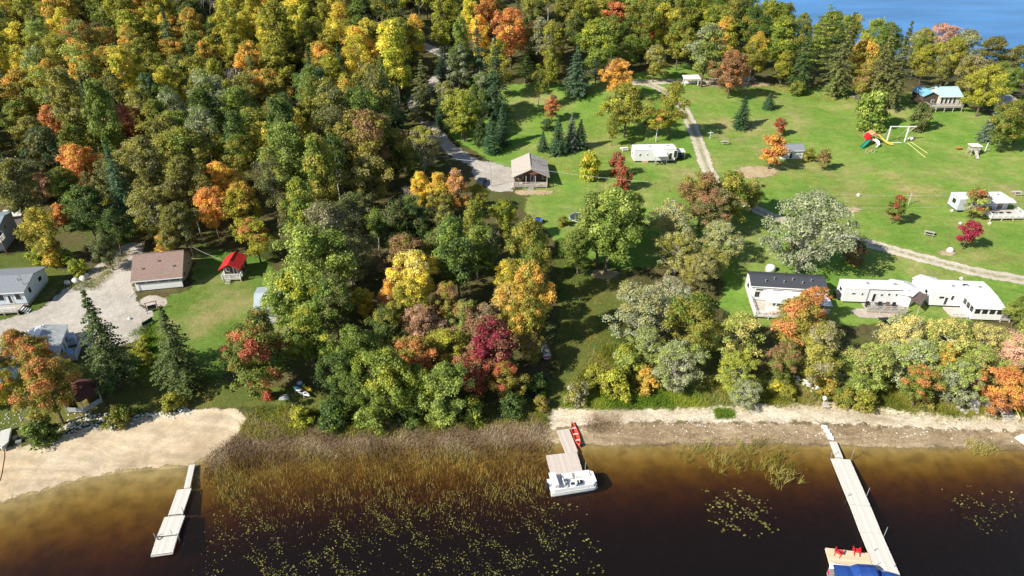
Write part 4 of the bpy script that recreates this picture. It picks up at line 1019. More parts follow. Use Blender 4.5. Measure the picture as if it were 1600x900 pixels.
for x in (-1.3, 1.4): MB().rod((x, .1, .1), (x, .1, 2.0), .05).build('post', STEEL, q)
for x in (-.8, .9): MB().rod((x, -.05, .35), (x, .12, .35), .35, n=10).build('wheel', DARK, q)
# 10 shed
o, w = house('shed', 'small white garden shed with grey roof on the upper lawn', 'shed', (1221, 249), (1253, 249), 3.6, 2.3, .8, 'x', WHITE, SHGR, base=.15, ov=.3, doors=[('f', 2.2, 1.1, 1.8)], wins=[('f', .7, 1.2, .5, .5)])
# 11 turquoise-roofed cottage
o, w = house('cottage', 'dark cottage with turquoise metal roof, tall windows and raised deck by the far wood', 'cottage', (1463, 172), (1494, 172), 6.5, 2.6, 1.5, 'x', mat('cream_wall', (.5, .47, .42), .7, .1), TEAL, base=1.6, ov=.5, wins=[('f', .7, 1.9, .8, 1.9), ('f', 1.9, 1.9, .8, 1.9), ('f', 3.1, 1.9, .8, 1.9), ('f', 4.3, 1.9, .8, 1.9)])
MB().loft([[(-4.2, y, 1.4), (-.05, y, 1.4), (-.05, y, 3.9), (-2.1, y, 5.0), (-4.2, y, 3.9)] for y in (1.0, 7)]).build('side_wing', DARKW, o)
slab(MB(), [(-4.6, .6, 3.75), (-2.1, .6, 5.05), (-2.1, 7.4, 5.05), (-4.6, 7.4, 3.75)]).build('roof', mat('blue_metal_roof', (.20, .42, .56), .35, .06, 1, stripes=(1, .3, .1)), o); slab(MB(), [(.3, .6, 3.85), (.3, 7.4, 3.85), (-2.1, 7.4, 5.05), (-2.1, .6, 5.05)]).build('roof', TEAL, o)
window(o, 'f', -2.0, 2.3, .9, .8, w, 6); deck(o, -4, w + .3, -2.0, -.1, 1.6, 'flr', GREYW, GREYW)
MB().rod((.3, 3.0, 5.2), (.3, 3.0, 6.6), .12).build('chimney_pipe', DARK, o)
# 12 white mobile home with railed deck at right
o, w = trailer('white mobile home with awning and railed wooden deck at the right edge', (1493, 333), (1571, 330), 3.6, 2.6, [('l', 1.7, 1.5, 1.4, 1.2), ('f', 5.2, 1.7, .8, .7), ('f', 2, 1.7, .9, .7)], [('f', 9.2, 1.6, 2.0)], wall=GREYS, name='mobile_home')
slab(MB(), [(w * .42, -1.9, 2.95), (w + .3, -1.7, 2.95), (w + .3, .05, 3.25), (w * .42, .05, 3.25)], .08).build('awning', CANV, o)
deck(o, w * .45, w + 1.6, -4.2, -.1, .7, 'flr', PALEW, TRIM)
MB().bb(w * .5, w * .5 + 1.8, -.9, -.3, 1.0, 1.15).bb(w * .5, w * .5 + 1.8, -.35, -.25, 1.1, 1.5).build('bench', mat('red_cushion', (.4, .05, .04), .7, .1), o)
for x in (w * .55, w * .75, w * .9): MB().bb(x - .4, x + .4, -2.7, -2.0, 1.0, 1.1).rod((x, -2.35, .7), (x, -2.35, 1.0), .05).build('patio_table', DARK, o)
# 13 black-roofed mobile home
o, w = house('mobile_home', 'mobile home with charcoal shingle roof and white porch roof above the right shore', 'mobile home', (1170, 472), (1284, 476), 4.6, 2.9, .75, 'x', WHITE, SHBK, base=.5, ov=.3, vents=6, wins=[('f', 1.6, 2.35, 1.9, .5), ('f', 4.4, 2.35, 1.9, .5), ('f', 7.6, 2.35, 1.9, .5), ('f', 10.4, 2.35, 1.9, .5), ('l', 2.3, 1.5, 1.3, 1.0)])
slab(MB(), [(1.9, -3.4, 2.1), (w + .5, -3.4, 2.1), (w + .2, -.35, 2.7), (1.9, -.35, 2.7)], .08).build('porch_roof', MEMB, o)
MB().bb(2.0, w + .3, -3.3, -3.22, .5, 1.4).build('porch_wall', WHITE, o)
for i in range(7): MB().bb(2.0 + i * (w - 2) / 6.5, 2.12 + i * (w - 2) / 6.5, -3.32, -3.2, 1.4, 2.1).build('porch_post', TRIM, o)
deck(o, -.1, w * .75, -5.2, -.1, .5, 'fl', PALEW, TRIM)
window(o, 'f', 1.1, 1.0, 1.0, 1.3, w, 4.6)
MB().bb(2.6, 4.6, -4.5, -4.0, .52, .9).build('bench', mat('orange_wood', (.5, .22, .1), .7, .1), o); MB().bb(4.8, 6.2, -4.4, -3.6, .52, 1.1).build('cushion_box', mat('crimson_cover', (.35, .02, .05), .7, .1), o)
q = thing('propane_shed', 'small white tank behind the black-roofed mobile home', 'tank', gp(1203, 424)); MB().loft([[(math.cos(a) * r * .9, math.sin(a) * r * .7, zz) for a in [k * math.pi / 6 for k in range(12)]] for r, zz in ((1.0, 0), (1.05, .9), (.8, 1.35), (.2, 1.5))]).build('tank', TRIM, q, smooth=True); MB().bb(.6, .95, -.3, .3, 0, .8).build('valve_box', DARK, q)
# 14 white trailer with awning frame and deck
o, w = trailer('long white travel trailer with dark trim line and front deck, left of the two', (1314, 474), (1411, 478), 3.0, 2.7, [('f', 1.6, 2.0, .8, .45), ('f', 3.1, 1.9, .45, .6), ('f', 6.4, 1.9, .6, .5), ('f', 7.6, 2.0, .5, .6), ('f', 9.1, 1.9, .9, .6), ('l', 1.5, 1.8, 1.1, .8)], [('f', 5.2, .8, 1.9)])
MB().bb(4.1, w - .9, -.06, -.01, 3.1, 3.18).bb(4.1, 4.18, -.06, -.01, .6, 3.1).build('trim_strip', DARK, o); MB().bb(-.7, -.05, .6, 2.2, .6, 1.6).build('propane_cover', DARK, o)
deck(o, 3.4, w - .5, -2.6, -.1, .45, 'f', GREYW, GREYW)
for x, c in ((3.9, DARK), (4.8, GREYW), (6.0, DARK), (7.3, BRC), (8.4, DARK)): MB().bb(x - .3, x + .3, -1.6, -1.0, .47, 1.0).bb(x - .3, x + .3, -1.1, -1.0, 1.0, 1.4).build('deck_chair', c, o)
def canopy(name, label, px, py, r, h, n, m, rh=.9, rz=0.0, walls=True, cat='canopy', wm=None):
    q = thing(name, label, cat, gp(px, py), rz); P = [(math.cos(2 * math.pi * (k + .5) / n) * r, math.sin(2 * math.pi * (k + .5) / n) * r) for k in range(n)]
    rf = MB()
    for k in range(n):
        a, b = P[k], P[(k + 1) % n]; rf.prism([(a[0] * 1.12, a[1] * 1.12, h), (b[0] * 1.12, b[1] * 1.12, h), (b[0] * .12, b[1] * .12, h + rh), (a[0] * .12, a[1] * .12, h + rh)], (0, 0, .06))
    rf.build('roof', m, q); MB().rod((0, 0, h + rh - .05), (0, 0, h + rh + .25), .22, .08, 8).build('roof_cap', m, q)
    for k in range(n):
        a, b = P[k], P[(k + 1) % n]; MB().rod((*a, -.2), (*a, h + .05), .06).build('post', wm or TRIM, q)
        if walls:
            wall = MB().prism([(a[0], a[1], .05), (b[0], b[1], .05), (b[0], b[1], h * (.98 if walls == 2 else .4)), (a[0], a[1], h * (.98 if walls == 2 else .4))], (-.03 * a[0] / r, -.03 * a[1] / r, 0)); wall.build('side_panel', wm or m, q)
    return q
canopy('gazebo_tent', 'white six-sided canopy with peaked roof at the right end of the left white trailer', 1402, 468, 2.7, 2.5, 6, CANV, 1.0, .2, walls=2)
q = thing('awning', 'dark brown triangular canvas awning between the white trailers', 'awning', gp(1428, 482)); MB().prism([(-2.2, 1.6, 2.6), (2.4, 1.2, 2.2), (-.6, -2.2, 1.9)], (0, 0, .05)).build('canvas', BRC, q)
for p in ((-2.1, 1.5, 2.6), (2.3, 1.2, 2.2), (-.6, -2.1, 1.9)): MB().rod((p[0], p[1], -.1), p, .05).build('post', GREYW, q)
# 15 white fabric shelter
canopy('shelter', 'white fabric storage shelter standing behind the sunroom trailer', 1443, 456, 2.2, 2.2, 6, CANV, .7, 0, walls=2, cat='shelter')
# 16 white trailer with a sunroom
o, w = trailer('white trailer with dark skylight and windowed sunroom, right of the two', (1450, 480), (1545, 484), 4.2, 2.6, [('l', 2, 1.7, 1, .8), ('f', 1.6, 1.9, 1, .6), ('f', 3.4, 1.7, .6, 1.0)], [('f', 2.5, .8, 1.8)])
MB().loft([[(w * .62 + .5 * math.cos(a), 2.4 + .4 * math.sin(a), zz) for a in [k * math.pi / 5 for k in range(10)]] for zz in (3.3, 3.46)]).build('skylight', GLASS, o)
x0, x1, y0_ = w * .52, w - .1, -3.6
MB().bb(x0, x1, y0_, -.03, .3, 1.35).build('sunroom_wall', WHITE, o)
slab(MB(), [(x0 - .2, y0_ - .3, 2.55), (x1 + .2, y0_ - .3, 2.55), (x1 + .2, -.08, 3.15), (x0 - .2, -.08, 3.15)], .09).build('sunroom_roof', MEMB, o)
for i in range(4):
    a = x0 + i * (x1 - x0) / 4; MB().bb(a, a + .14, y0_, y0_ + .1, 1.35, 2.55).build('sunroom_post', TRIM, o)
    f = MB().bb(a + .16, a + (x1 - x0) / 4 - .02, y0_ + .02, y0_ + .08, 1.36, 2.5).build('window', TRIM, o); MB().bb(a + .24, a + (x1 - x0) / 4 - .10, y0_ - .01, y0_ + .03, 1.44, 2.42).build('pane', GLASS, f)
for i in range(3):
    a = y0_ + .15 + i * 1.15; f = MB().bb(x0 + .01, x0 + .07, a, a + 1.05, 1.36, 2.5).build('window', TRIM, o); MB().bb(x0 - .02, x0 + .02, a + .08, a + .97, 1.44, 2.42).build('pane', GLASS, f)
    f = MB().bb(x1 - .07, x1 - .01, a, a + 1.05, 1.36, 2.5).build('window', TRIM, o); MB().bb(x1 - .02, x1 + .02, a + .08, a + .97, 1.44, 2.42).build('pane', GLASS, f)
deck(o, x1 + .1, x1 + 1.8, y0_, -.3, .5, 'fr', PALEW, GREYW); deck(o, x0 - 3.0, x0 - .1, y0_ + .4, -.1, .4, 'f', PALEW, TRIM)
# gazebo at the left beach
canopy('gazebo', 'dark red shingled gazebo with grey railings beside the sparse spruce', 133, 628, 2.6, 2.2, 6, DEEPR, 1.3, .5, walls=1, cat='gazebo', wm=mat('grey_painted_wood', (.36, .38, .40), .8, .1))
q = thing('shed_roof', 'small building with pale turquoise roof at the lower left edge', 'shed', gp(8, 618), .2); MB().bb(-2, 1.6, 0, 3.5, 0, 1.9).build('wall', GREYS, q); slab(MB(), [(-2.2, -.2, 1.95), (1.9, -.2, 1.95), (1.9, 3.7, 2.5), (-2.2, 3.7, 2.5)]).build('roof', mat('faded_turquoise_roof', (.40, .58, .60), .5, .1), q)
q = thing('garage', 'pale stuccoed outbuilding among trees at the right edge beyond the blue-grey spruce', 'shed', gp(1577, 170), .2); MB().bb(-2.5, 1.5, 0, 3, 0, 2.4).build('wall', mat('pale_stucco', (.6, .56, .5), .8, .1), q); slab(MB(), [(-2.8, -.3, 2.45), (1.8, -.3, 2.45), (1.8, 3.2, 3.0), (-2.8, 3.2, 3.0)]).build('roof', CONC, q)
# ------------------------------------------------ docks: every plank a part
DOCKW = mat('sun_bleached_planks', (.60, .57, .53), .9, .16, 2.2, .3); DOCKB = mat('reddish_planks', (.55, .48, .43), .9, .18, 2.2, .3); DOCKY = mat('fresh_pine_planks', (.66, .52, .36), .85, .14, 2.2, .3)
rd = random.Random(5)
def dock_section(o, far, near, w, z, m, pl=.15, seam=None, along=False):
    """planks laid across the run from pixel far to pixel near"""
    a, b = Vector(at_z(*far, z)), Vector(at_z(*near, z)); L = (b - a).length; d = (b - a) / L; ang = math.atan2(d.y, d.x); n = max(1, int(L / pl)); base = o.location
    src = [MB().box((0, 0, 0), (pl * .9, w * k, .045)).build('plank', m, o) for k in (1.0, .985)]; used = [0, 0]
    for i in range(n):
        k = rd.randrange(2); p = a + d * (pl * (i + .5))
        q = src[k] if not used[k] else src[k].copy()
        if used[k]: COL.objects.link(q); q.parent = o
        used[k] = 1; q.location = (p.x - base.x, p.y - base.y, z - base.z - .0225 + rd.uniform(-.006, .006)); q.rotation_euler = (rd.uniform(-.004, .004), 0, ang + rd.uniform(-.006, .006))
    for k in (0, 1):
        if not used[k]: bpy.data.objects.remove(src[k])
    nx, ny = -d.y, d.x; mid = (a + b) / 2
    for s in (-1, 1): MB().box((mid.x + nx * s * (w / 2 - .04) - base.x, mid.y + ny * s * (w / 2 - .04) - base.y, z - .15 - base.z), (L, .06, .18), ang).build('stringer', m, o)
    for t in (0, 1):
        p = a if t == 0 else b; MB().box((p.x - base.x, p.y - base.y, z - .15 - base.z), (.05, w - .1, .18), ang).build('end_board', m, o)
    return a, b, (nx, ny), ang
def pipe(o, px, py, z, h, lean=(0, 0), m=None):
    x, y = at_z(px, py, z); b = o.location; MB().rod((x - b.x, y - b.y, -2.0 - b.z), (x - b.x + lean[0], y - b.y + lean[1], z + h - b.z), .04).build('pipe_post', m or STEEL, o)
def dock(label, px, py): return thing('dock', label, 'dock', (*at_z(px, py, 0), 0))
W1 = .45
d1 = dock('longest grey plank dock with a side platform, running out at the right', 1302, 690)
dock_section(d1, (1302, 690), (1312, 715.5), .95, W1 - .03, DOCKW); dock_section(d1, (1313.5, 717), (1344, 789), 2.5, W1, DOCKW)
dock_section(d1, (1344.5, 790), (1361, 832), 2.5, W1, DOCKW); dock_section(d1, (1361.5, 833), (1392, 905), 2.5, W1 + .02, DOCKW)
dock_section(d1, (1293.5, 869), (1363, 877.5), 2.35, W1 - .02, DOCKY)
for a in [(1330, 717, 1.6, (.15, .3)), (1300, 716, 1.3, (-.1, .3)), (1354, 775, 1.3, (.15, .2)), (1381, 839, 1.4, (.2, .3)), (1323, 776, .5, (.3, .1)), (1363, 862, .5, (.3, .1)), (1397, 886, .6, (0, 0))]: pipe(d1, a[0], a[1], W1, a[2], a[3])
d2 = dock('reddish plank dock in the middle with a wide square end beside the pontoon boat', 880, 671)
dock_section(d2, (879.5, 671), (893.5, 707), 1.75, W1 - .02, DOCKB); dock_section(d2, (877, 708.5), (888.5, 748), 4.3, W1, DOCKB)
pipe(d2, 914, 738, W1, 1.9)
d3 = dock('pale stepped dock at left widening from a narrow gangplank', 300, 725)
dock_section(d3, (300, 726), (292, 762), .75, W1 - .04, DOCKW); dock_section(d3, (288, 764), (273.5, 805), 1.75, W1 - .01, DOCKW); dock_section(d3, (273, 806.5), (261, 838), 2.45, W1 + .02, DOCKW); dock_section(d3, (260.8, 838.6), (252.5, 866), 2.45, W1 + .02, DOCKW)
for a in [(286, 803, 1.0, (0, .2)), (243, 840, .7, (-.1, .1)), (272, 840, .9, (-.3, .3)), (279, 842, .5, (.1, 0))]: pipe(d3, a[0], a[1], W1, a[2], a[3])
q = thing('boat_cleat', 'coiled dark rope lying on the pale left dock', 'rope', (*at_z(249, 841, .5), .5)); MB().path([(.25 * math.cos(k * .8), .25 * math.sin(k * .8), .02 + k * .003) for k in range(20)], .03, n=4).build('rope', DARK, q)
for i, (px, py) in enumerate([(1288, 668), (1291.5, 674), (1295, 680), (1297.5, 685)]):
    x, y, z = gp(px, py); q = thing('stepping_stone', ['uppermost white stepping block leading to the longest dock', 'second white stepping block below the uppermost', 'third white stepping block nearer the longest dock', 'white stepping block touching the head of the longest dock'][i], 'paving block', (x, y, z), -.3, 'blocks leading to the longest dock')
    MB().loft([[(sx * .42 * k, sy * .3 * k, zz) for sx, sy in ((-1, -1), (1, -.9), (.95, 1), (-.9, .95))] for k, zz in ((1, -.2), (1, .2), (.9, .26))]).build('block', mat('white_concrete', (.68, .67, .64), .8, .1), q)
d4 = dock('white end of another dock touching the right edge of the picture', 1600, 690); dock_section(d4, (1592, 680), (1640, 712), 1.6, W1, TRIM)
# ------------------------------------------------ boats
GEL = mat('white_gelcoat', (.78, .78, .78), .25, .04, 1, spec=.6); VINYL = mat('cream_vinyl', (.68, .66, .62), .5, .06); CANOE = mat('red_orange_hull', (.62, .07, .04), .3, .08, 1, spec=.5); ALU = mat('dull_aluminium', (.50, .52, .52), .4, .12, 2, metal=.4); BLUEC = mat('royal_blue_canvas', (.012, .055, .24), .75, .18, 3, .5)
def facing(a, b, z): A, B = at_z(*a, z), at_z(*b, z); return ((A[0] + B[0]) / 2, (A[1] + B[1]) / 2), math.atan2(B[1] - A[1], B[0] - A[0]), math.hypot(B[0] - A[0], B[1] - A[1])
def hull(Lx, B, D, n=14, bow=.0, flat=0.25, sheer=.25, both=False):
    rings = []
    for i in range(n + 1):
        t = i / n; k = (math.sin(math.pi * t) ** .6 if both else min(1, (1 - t) ** .5 * 1.5) if t > .0 else 1.0) * B / 2; k = max(k, .02); x = (t - .5) * Lx; sh = D + sheer * abs(2 * t - 1) ** 3
        rings.append([(x, -k, sh), (x, -k * .92, D * .4), (x, -k * flat, 0), (x, k * flat, 0), (x, k * .92, D * .4), (x, k, sh), (x, k * .9, sh), (x, k * .8, D * .45), (x, k * flat, .06), (x, -k * flat, .06), (x, -k * .8, D * .45), (x, -k * .9, sh)])
    return MB().loft(rings)
c, a, L = facing((862, 762), (926, 752), .3)
pb = thing('pontoon_boat', 'white pontoon boat with cream seats moored at the end of the middle dock', 'boat', (c[0], c[1], .0), a)
Lb, Bb = 6.4, 2.5
for s in (-1, 1):
    MB().loft([[(x, s * .95 + r * math.cos(k * .785), .12 + r * math.sin(k * .785)) for k in range(8)] for x, r in ((-3.1, .25), (-3.0, .33), (2.4, .33), (2.9, .22), (3.2, .05))]).build('pontoon', ALU, pb, smooth=True)
MB().loft([[(x, -y, zz) for x, y in ((-3.1, 1.25), (2.7, 1.25), (3.1, .9), (3.1, -.9), (2.7, -1.25), (-3.1, -1.25))] for zz in (.48, .60)]).build('deck', GEL, pb)
P = [(-2.7, -1.2), (2.5, -1.2), (2.95, -.8), (2.95, .8), (2.5, 1.2), (-2.7, 1.2), (-2.7, .45)]
for i in range(6):
    p, r = P[i], P[i + 1]; l = math.hypot(r[0] - p[0], r[1] - p[1]); MB().box(((p[0] + r[0]) / 2, (p[1] + r[1]) / 2, .9), (l, .05, .5), math.atan2(r[1] - p[1], r[0] - p[0])).box(((p[0] + r[0]) / 2, (p[1] + r[1]) / 2, 1.17), (l, .08, .05), math.atan2(r[1] - p[1], r[0] - p[0])).build('fence_panel', GEL, pb)
for (x0, x1, y0, y1, bx) in ((.6, 2.5, .55, 1.1, 0), (1.5, 2.6, -1.1, -.55, 0), (-1.2, .2, .5, 1.1, 0), (-2.5, -1.9, -.6, 1.0, 1)):
    s = MB().bb(x0, x1, y0, y1, .6, 1.0).build('seat', VINYL, pb)
    (MB().bb(x0, x0 + .16, y0, y1, 1.0, 1.4) if bx else MB().bb(x0, x1, y1 - .14 if y0 > 0 else y0, y1 if y0 > 0 else y0 + .14, 1.0, 1.35)).build('backrest', GEL, s)
MB().bb(-.5, .1, -1.1, -.5, .6, 1.35).prism([(.1, -1.1, 1.35), (.1, -.5, 1.35), (.3, -.5, 1.7), (.3, -1.1, 1.7)], (.03, 0, 0)).build('console', GEL, pb); MB().bb(-.45, .05, -1.0, -.6, 1.352, 1.42).build('dashboard', DARK, pb)
for y in (-.55, .1): MB().bb(-1.3, -.8, y - .25, y + .25, .9, 1.05).bb(-1.32, -1.22, y - .25, y + .25, 1.05, 1.5).rod((-1.05, y, .6), (-1.05, y, .9), .06).build('captain_chair', VINYL, pb)
for s in (-1, 1): MB().path([(-1.9, s * 1.15, 1.3), (-2.9, s * 1.1, 1.75), (-3.0, 0, 1.8)], .03, n=5).build('canopy_frame', STEEL, pb)
MB().bb(-2.95, -2.1, -1.1, 1.1, 1.78, 1.9).build('folded_canopy', CANV, pb)
MB().bb(-3.55, -3.15, -.2, .2, .5, 1.15).bb(-3.45, -3.25, -.06, .06, -.5, .5).build('outboard_motor', DARK, pb)
MB().bb(.3, .9, -.35, .3, .602, .62).bb(1.0, 1.3, -.3, .1, .6, .85).build('deck_mat', DARK, pb)
c, a, L = facing((894, 664), (905, 697), .2)
cn = thing('canoe', 'red-orange canoe lying along the head of the middle dock', 'canoe', (c[0], c[1], .12), a); hull(4.6, .92, .38, both=True).build('hull', CANOE, cn, smooth=True)
for x in (-1.2, 0, 1.2): MB().bb(x - .1, x + .1, -.36, .36, .32, .35).build('seat', VINYL, cn)
c, a, L = facing((1297, 893), (1402, 903), .4)
bb_ = thing('motorboat', 'motorboat under a royal blue cover moored against the longest dock', 'boat', (c[0], c[1] - .6, 0), a); hull(7.4, 2.5, 1.0, sheer=.15).build('hull', GEL, bb_, smooth=True)
rings = []
for i in range(13):
    t = i / 12; k = max(.03, min(1, (1 - t) ** .5 * 1.5) * 1.22); x = (t - .5) * 7.2 + .15; hh = 1.02 + .12 * math.sin(t * 9) ** 2 + (.75 if .32 < t < .62 else 0) * 1.0
    rings.append([(x, -k * .93, 1.02), (x, -k * .8, 1.02 + (hh - 1.02) * .75 + .1), (x, -k * .3, hh + .15), (x, k * .3, hh + .15), (x, k * .8, 1.02 + (hh - 1.02) * .75 + .1), (x, k * .93, 1.02)])
MB().loft(rings).build('boat_cover', BLUEC, bb_)
MB().bb(-4.2, -3.7, -.3, .3, .4, 1.3).build('outboard_motor', mat('grey_cowling', (.25, .25, .27), .4, .05), bb_); MB().bb(-4.25, -4.18, -.25, .25, .9, 1.2).build('motor_stripe', mat('red_paint', (.5, .03, .03), .4, .05), bb_)
MB().rod((.3, .9, 1.1), (.5, 1.0, 2.3), .025).build('flag_pole', STEEL, bb_); MB().box((.9, -.3, 1.35), (.5, .05, .04), .4).box((1.05, -.45, 1.35), (.5, .05, .04), .4).box((1.2, -.6, 1.35), (.5, .05, .04), .4).build('cover_strap', TRIM, bb_)
c, a, L = facing((12, 670), (6, 704), .9)
x, y, z = gp(9, 690); rb = thing('rowboat', 'grey aluminium rowboat pulled up on the sand at the left edge', 'boat', (x, y, z + .05), a); hull(4.2, 1.5, .55).build('hull', ALU, rb, smooth=True)
MB().prism([(-1.9, -.62, .57), (1.1, -.62, .57), (1.9, 0, .62), (1.1, .62, .57), (-1.9, .62, .57)], (0, 0, .05)).build('cover', mat('pale_grey_cover', (.52, .53, .50), .7, .1), rb)
q = thing('mooring_rope', 'orange-brown mooring rope lying on the sand from the rowboat', 'rope', gp(7, 705)); b0 = gp(7, 705)
pts = [gp(px, py) for px, py in ((7, 704), (7, 715), (5, 727), (3, 740), (0, 752))]; MB().path([(p[0] - b0[0], p[1] - b0[1], p[2] - b0[2] + .08) for p in pts], .05, n=5).build('rope', mat('orange_rope', (.45, .2, .08), .8, .1), q)
q = thing('tyre_pile', 'dark bins and rocks beside the rowboat on the sand', 'debris', gp(27, 688)); MB().rod((0, 0, 0), (0, 0, .7), .4, .38, 8).rod((.8, .4, 0), (.8, .4, .5), .45, .4, 8).build('bin', DARK, q); MB().box((.5, -.4, .15), (.7, .5, .3), .4).build('crate', STEEL, q)
x, y, z = gp(852, 552); q = thing('beached_boat', 'white boat with a red stripe standing at the left side of the clearing', 'boat', (x, y, z + .1), 1.7); hull(3.4, 1.3, .5).build('hull', GEL, q, smooth=True); MB().bb(-1.74, -1.68, -.6, .6, .3, .55).build('transom_stripe', mat('red_paint', (.5, .03, .03)), q); MB().bb(-.6, -.3, -.5, .5, .35, .4).build('seat', STEEL, q)
x, y, z = gp(472, 616); q = thing('paddleboard', 'white and turquoise paddleboard lying on low trestles by the reeds', 'paddleboard', (x, y, z + .55), -.62)
def board(Lx, B, T=.12): return MB().loft([[(math.cos(a) * Lx / 2 * k, math.sin(a) * B / 2 * k * (abs(math.cos(a)) * -.15 + 1), zz) for a in [j * math.pi / 9 for j in range(18)]] for k, zz in ((.9, 0), (1, T / 2), (.92, T))])
board(3.9, .95).build('board', GEL, q, smooth=True); MB().box((-1.35, 0, .125), (.7, .5, .01)).build('deck_pad', mat('turquoise_pad', (.15, .5, .5), .6, .1), q); MB().box((.1, 0, .13), (.5, .45, .012)).build('logo_patch', DARK, q)
for s in (-1, 1): MB().box((s * 1.0, 0, -.27), (.08, .9, .5)).build('trestle', GREYW, q)
x, y, z = gp(480, 607); q = thing('kayak', 'small yellow kayak upturned behind the paddleboard', 'kayak', (x, y, z + .1), -.7); MB().loft([[(t * 1.3, math.cos(k * .628) * .45 * math.sqrt(1 - t * t) + 0, max(0, math.sin(k * .628)) * .45 * math.sqrt(1 - t * t)) for k in range(10)] for t in (-.97, -.6, 0, .6, .97)]).build('hull', mat('yellow_plastic', (.75, .5, .03), .4, .08), q, smooth=True); MB().box((0, 0, .47), (.7, .3, .03)).build('cockpit_cover', DARK, q)
x, y, z = gp(469, 602); q = thing('water_tub', 'small bright blue tub behind the paddleboard', 'tub', (x, y, z)); MB().rod((0, 0, 0), (0, 0, .5), .4, .48, 10).build('tub', mat('bright_blue_plastic', (.02, .25, .5), .4, .05), q); MB().rod((0, 0, .5), (0, 0, .53), .4, n=10).build('lid', GEL, q)
x, y, z = gp(444, 622); q = thing('folded_tarp', 'flat pale grey tarp folded on the ground left of the paddleboard', 'tarp', (x, y, z)); MB().loft([[(-.8, -.5, 0), (.9, -.3, 0), (.6, .7, 0), (-.7, .6, 0)], [(-.6, -.4, .3), (.6, -.2, .25), (.5, .4, .35), (-.5, .4, .3)]]).build('tarp', mat('pale_grey_tarp', (.45, .47, .47), .7, .1), q)
# ------------------------------------------------ chairs, tables, play equipment, cars
REDP = mat('red_plastic', (.62, .02, .03), .45, .06)
def adirondack(px, py, rz, lab):
    x, y = at_z(px, py, .45); q = thing('garden_chair', lab, 'chair', (x, y, .44), rz, 'red chairs on the dock platform')
    for i in range(5):
        u = (i - 2) * .11; MB().prism([(u - .05, -.25, .38), (u + .05, -.25, .38), (u + .05, .28, .28), (u - .05, .28, .28)], (0, 0, .03)).build('seat_slat', REDP, q)
        MB().prism([(u - .05, .26, .3), (u + .05, .26, .3), (u + .06, .58, 1.02 - abs(i - 2) * .04), (u - .06, .58, 1.02 - abs(i - 2) * .04)], (0, .03, 0)).build('back_slat', REDP, q)
    for s in (-1, 1):
        MB().bb(s * .36 - .07, s * .36 + .07, -.35, .42, .56, .6).build('armrest', REDP, q); MB().bb(s * .34 - .03, s * .34 + .03, -.3, -.22, 0, .56).build('leg', REDP, q); MB().prism([(s * .3 - .02, -.28, .3), (s * .3 - .02, .6, 0), (s * .3 - .02, .6, .1), (s * .3 - .02, -.28, .42)], (.04, 0, 0)).build('leg', REDP, q)
adirondack(1309, 865, 2.5, 'left red garden chair on the pine platform of the longest dock'); adirondack(1337.5, 863, 2.9, 'right red garden chair on the pine platform, nearer the longest dock')
def picnic(px, py, rz, lab, m=GREYW):
    q = thing('picnic_table', lab, 'table', gp(px, py), rz)
    for i in range(5): MB().bb(-.95, .95, -.37 + i * .15, -.23 + i * .15, .72, .76).build('plank', m, q)
    for s in (-1, 1):
        MB().bb(-.95, .95, s * .75 - .14, s * .75 + .14, .43, .47).build('bench', m, q)
        f = MB()
        for t in (-1, 1): f.rod((s * .7, t * .75, 0), (s * .7, t * .25, .72), .05, n=4)
        f.bb(s * .7 - .03, s * .7 + .03, -.8, .8, .38, .43).build('leg_frame', m, q)
picnic(1132, 225, .1, 'grey picnic table on the lawn right of the gravel track'); picnic(1451, 367, -.5, 'grey picnic table alone on the right lawn'); picnic(1588, 304, 0, 'pale picnic table at the right edge near the white mobile home', PALEW); picnic(975, 235, .3, 'white picnic table at the left end of the park trailer', TRIM); picnic(1335, 154, .2, 'grey picnic table at the far edge of the upper lawn')
picnic(1383, 504, .1, 'dark picnic table on the grass below the left white trailer', DARK)
q = thing('garden_arbor', 'white open garden shelter with bench at the far end of the upper lawn', 'shelter', gp(1080, 134), .1)
for x in (-2, 2):
    for y in (0, 1.8): MB().bb(x - .1, x + .1, y - .1, y + .1, 0, 2.2).build('post', TRIM, q)
slab(MB(), [(-2.5, -.4, 2.1), (2.5, -.4, 2.1), (2.5, 2.2, 2.6), (-2.5, 2.2, 2.6)], .1).build('roof', TRIM, q); MB().bb(-1.7, 1.7, 1.2, 1.7, .4, .5).bb(-1.7, 1.7, 1.65, 1.7, .5, 1.1).build('bench', TRIM, q)
def rock(px, py, r, lab, m, rz=0, grp=None, sq=.62):
    rr = random.Random(px * 7 + py); q = thing('boulder', lab, 'rock', gp(px, py), rz, grp); R = []
    for k, zz in ((.8, -.2), (1, .15), (.92, .5), (.6, .85), (.15, 1.0)): R.append([(math.cos(a) * r * k * rr.uniform(.82, 1.12), math.sin(a) * r * .75 * k * rr.uniform(.82, 1.12), zz * r * 2 * sq * rr.uniform(.92, 1.05)) for a in [j * math.pi / 5 for j in range(10)]])
    MB().loft(R).build('stone', m, q, smooth=True)
WROCK = mat('white_boulder', (.62, .60, .56), .9, .15, 2, .4); GROCK = mat('grey_boulder', (.34, .33, .32), .9, .25, 2, .5)
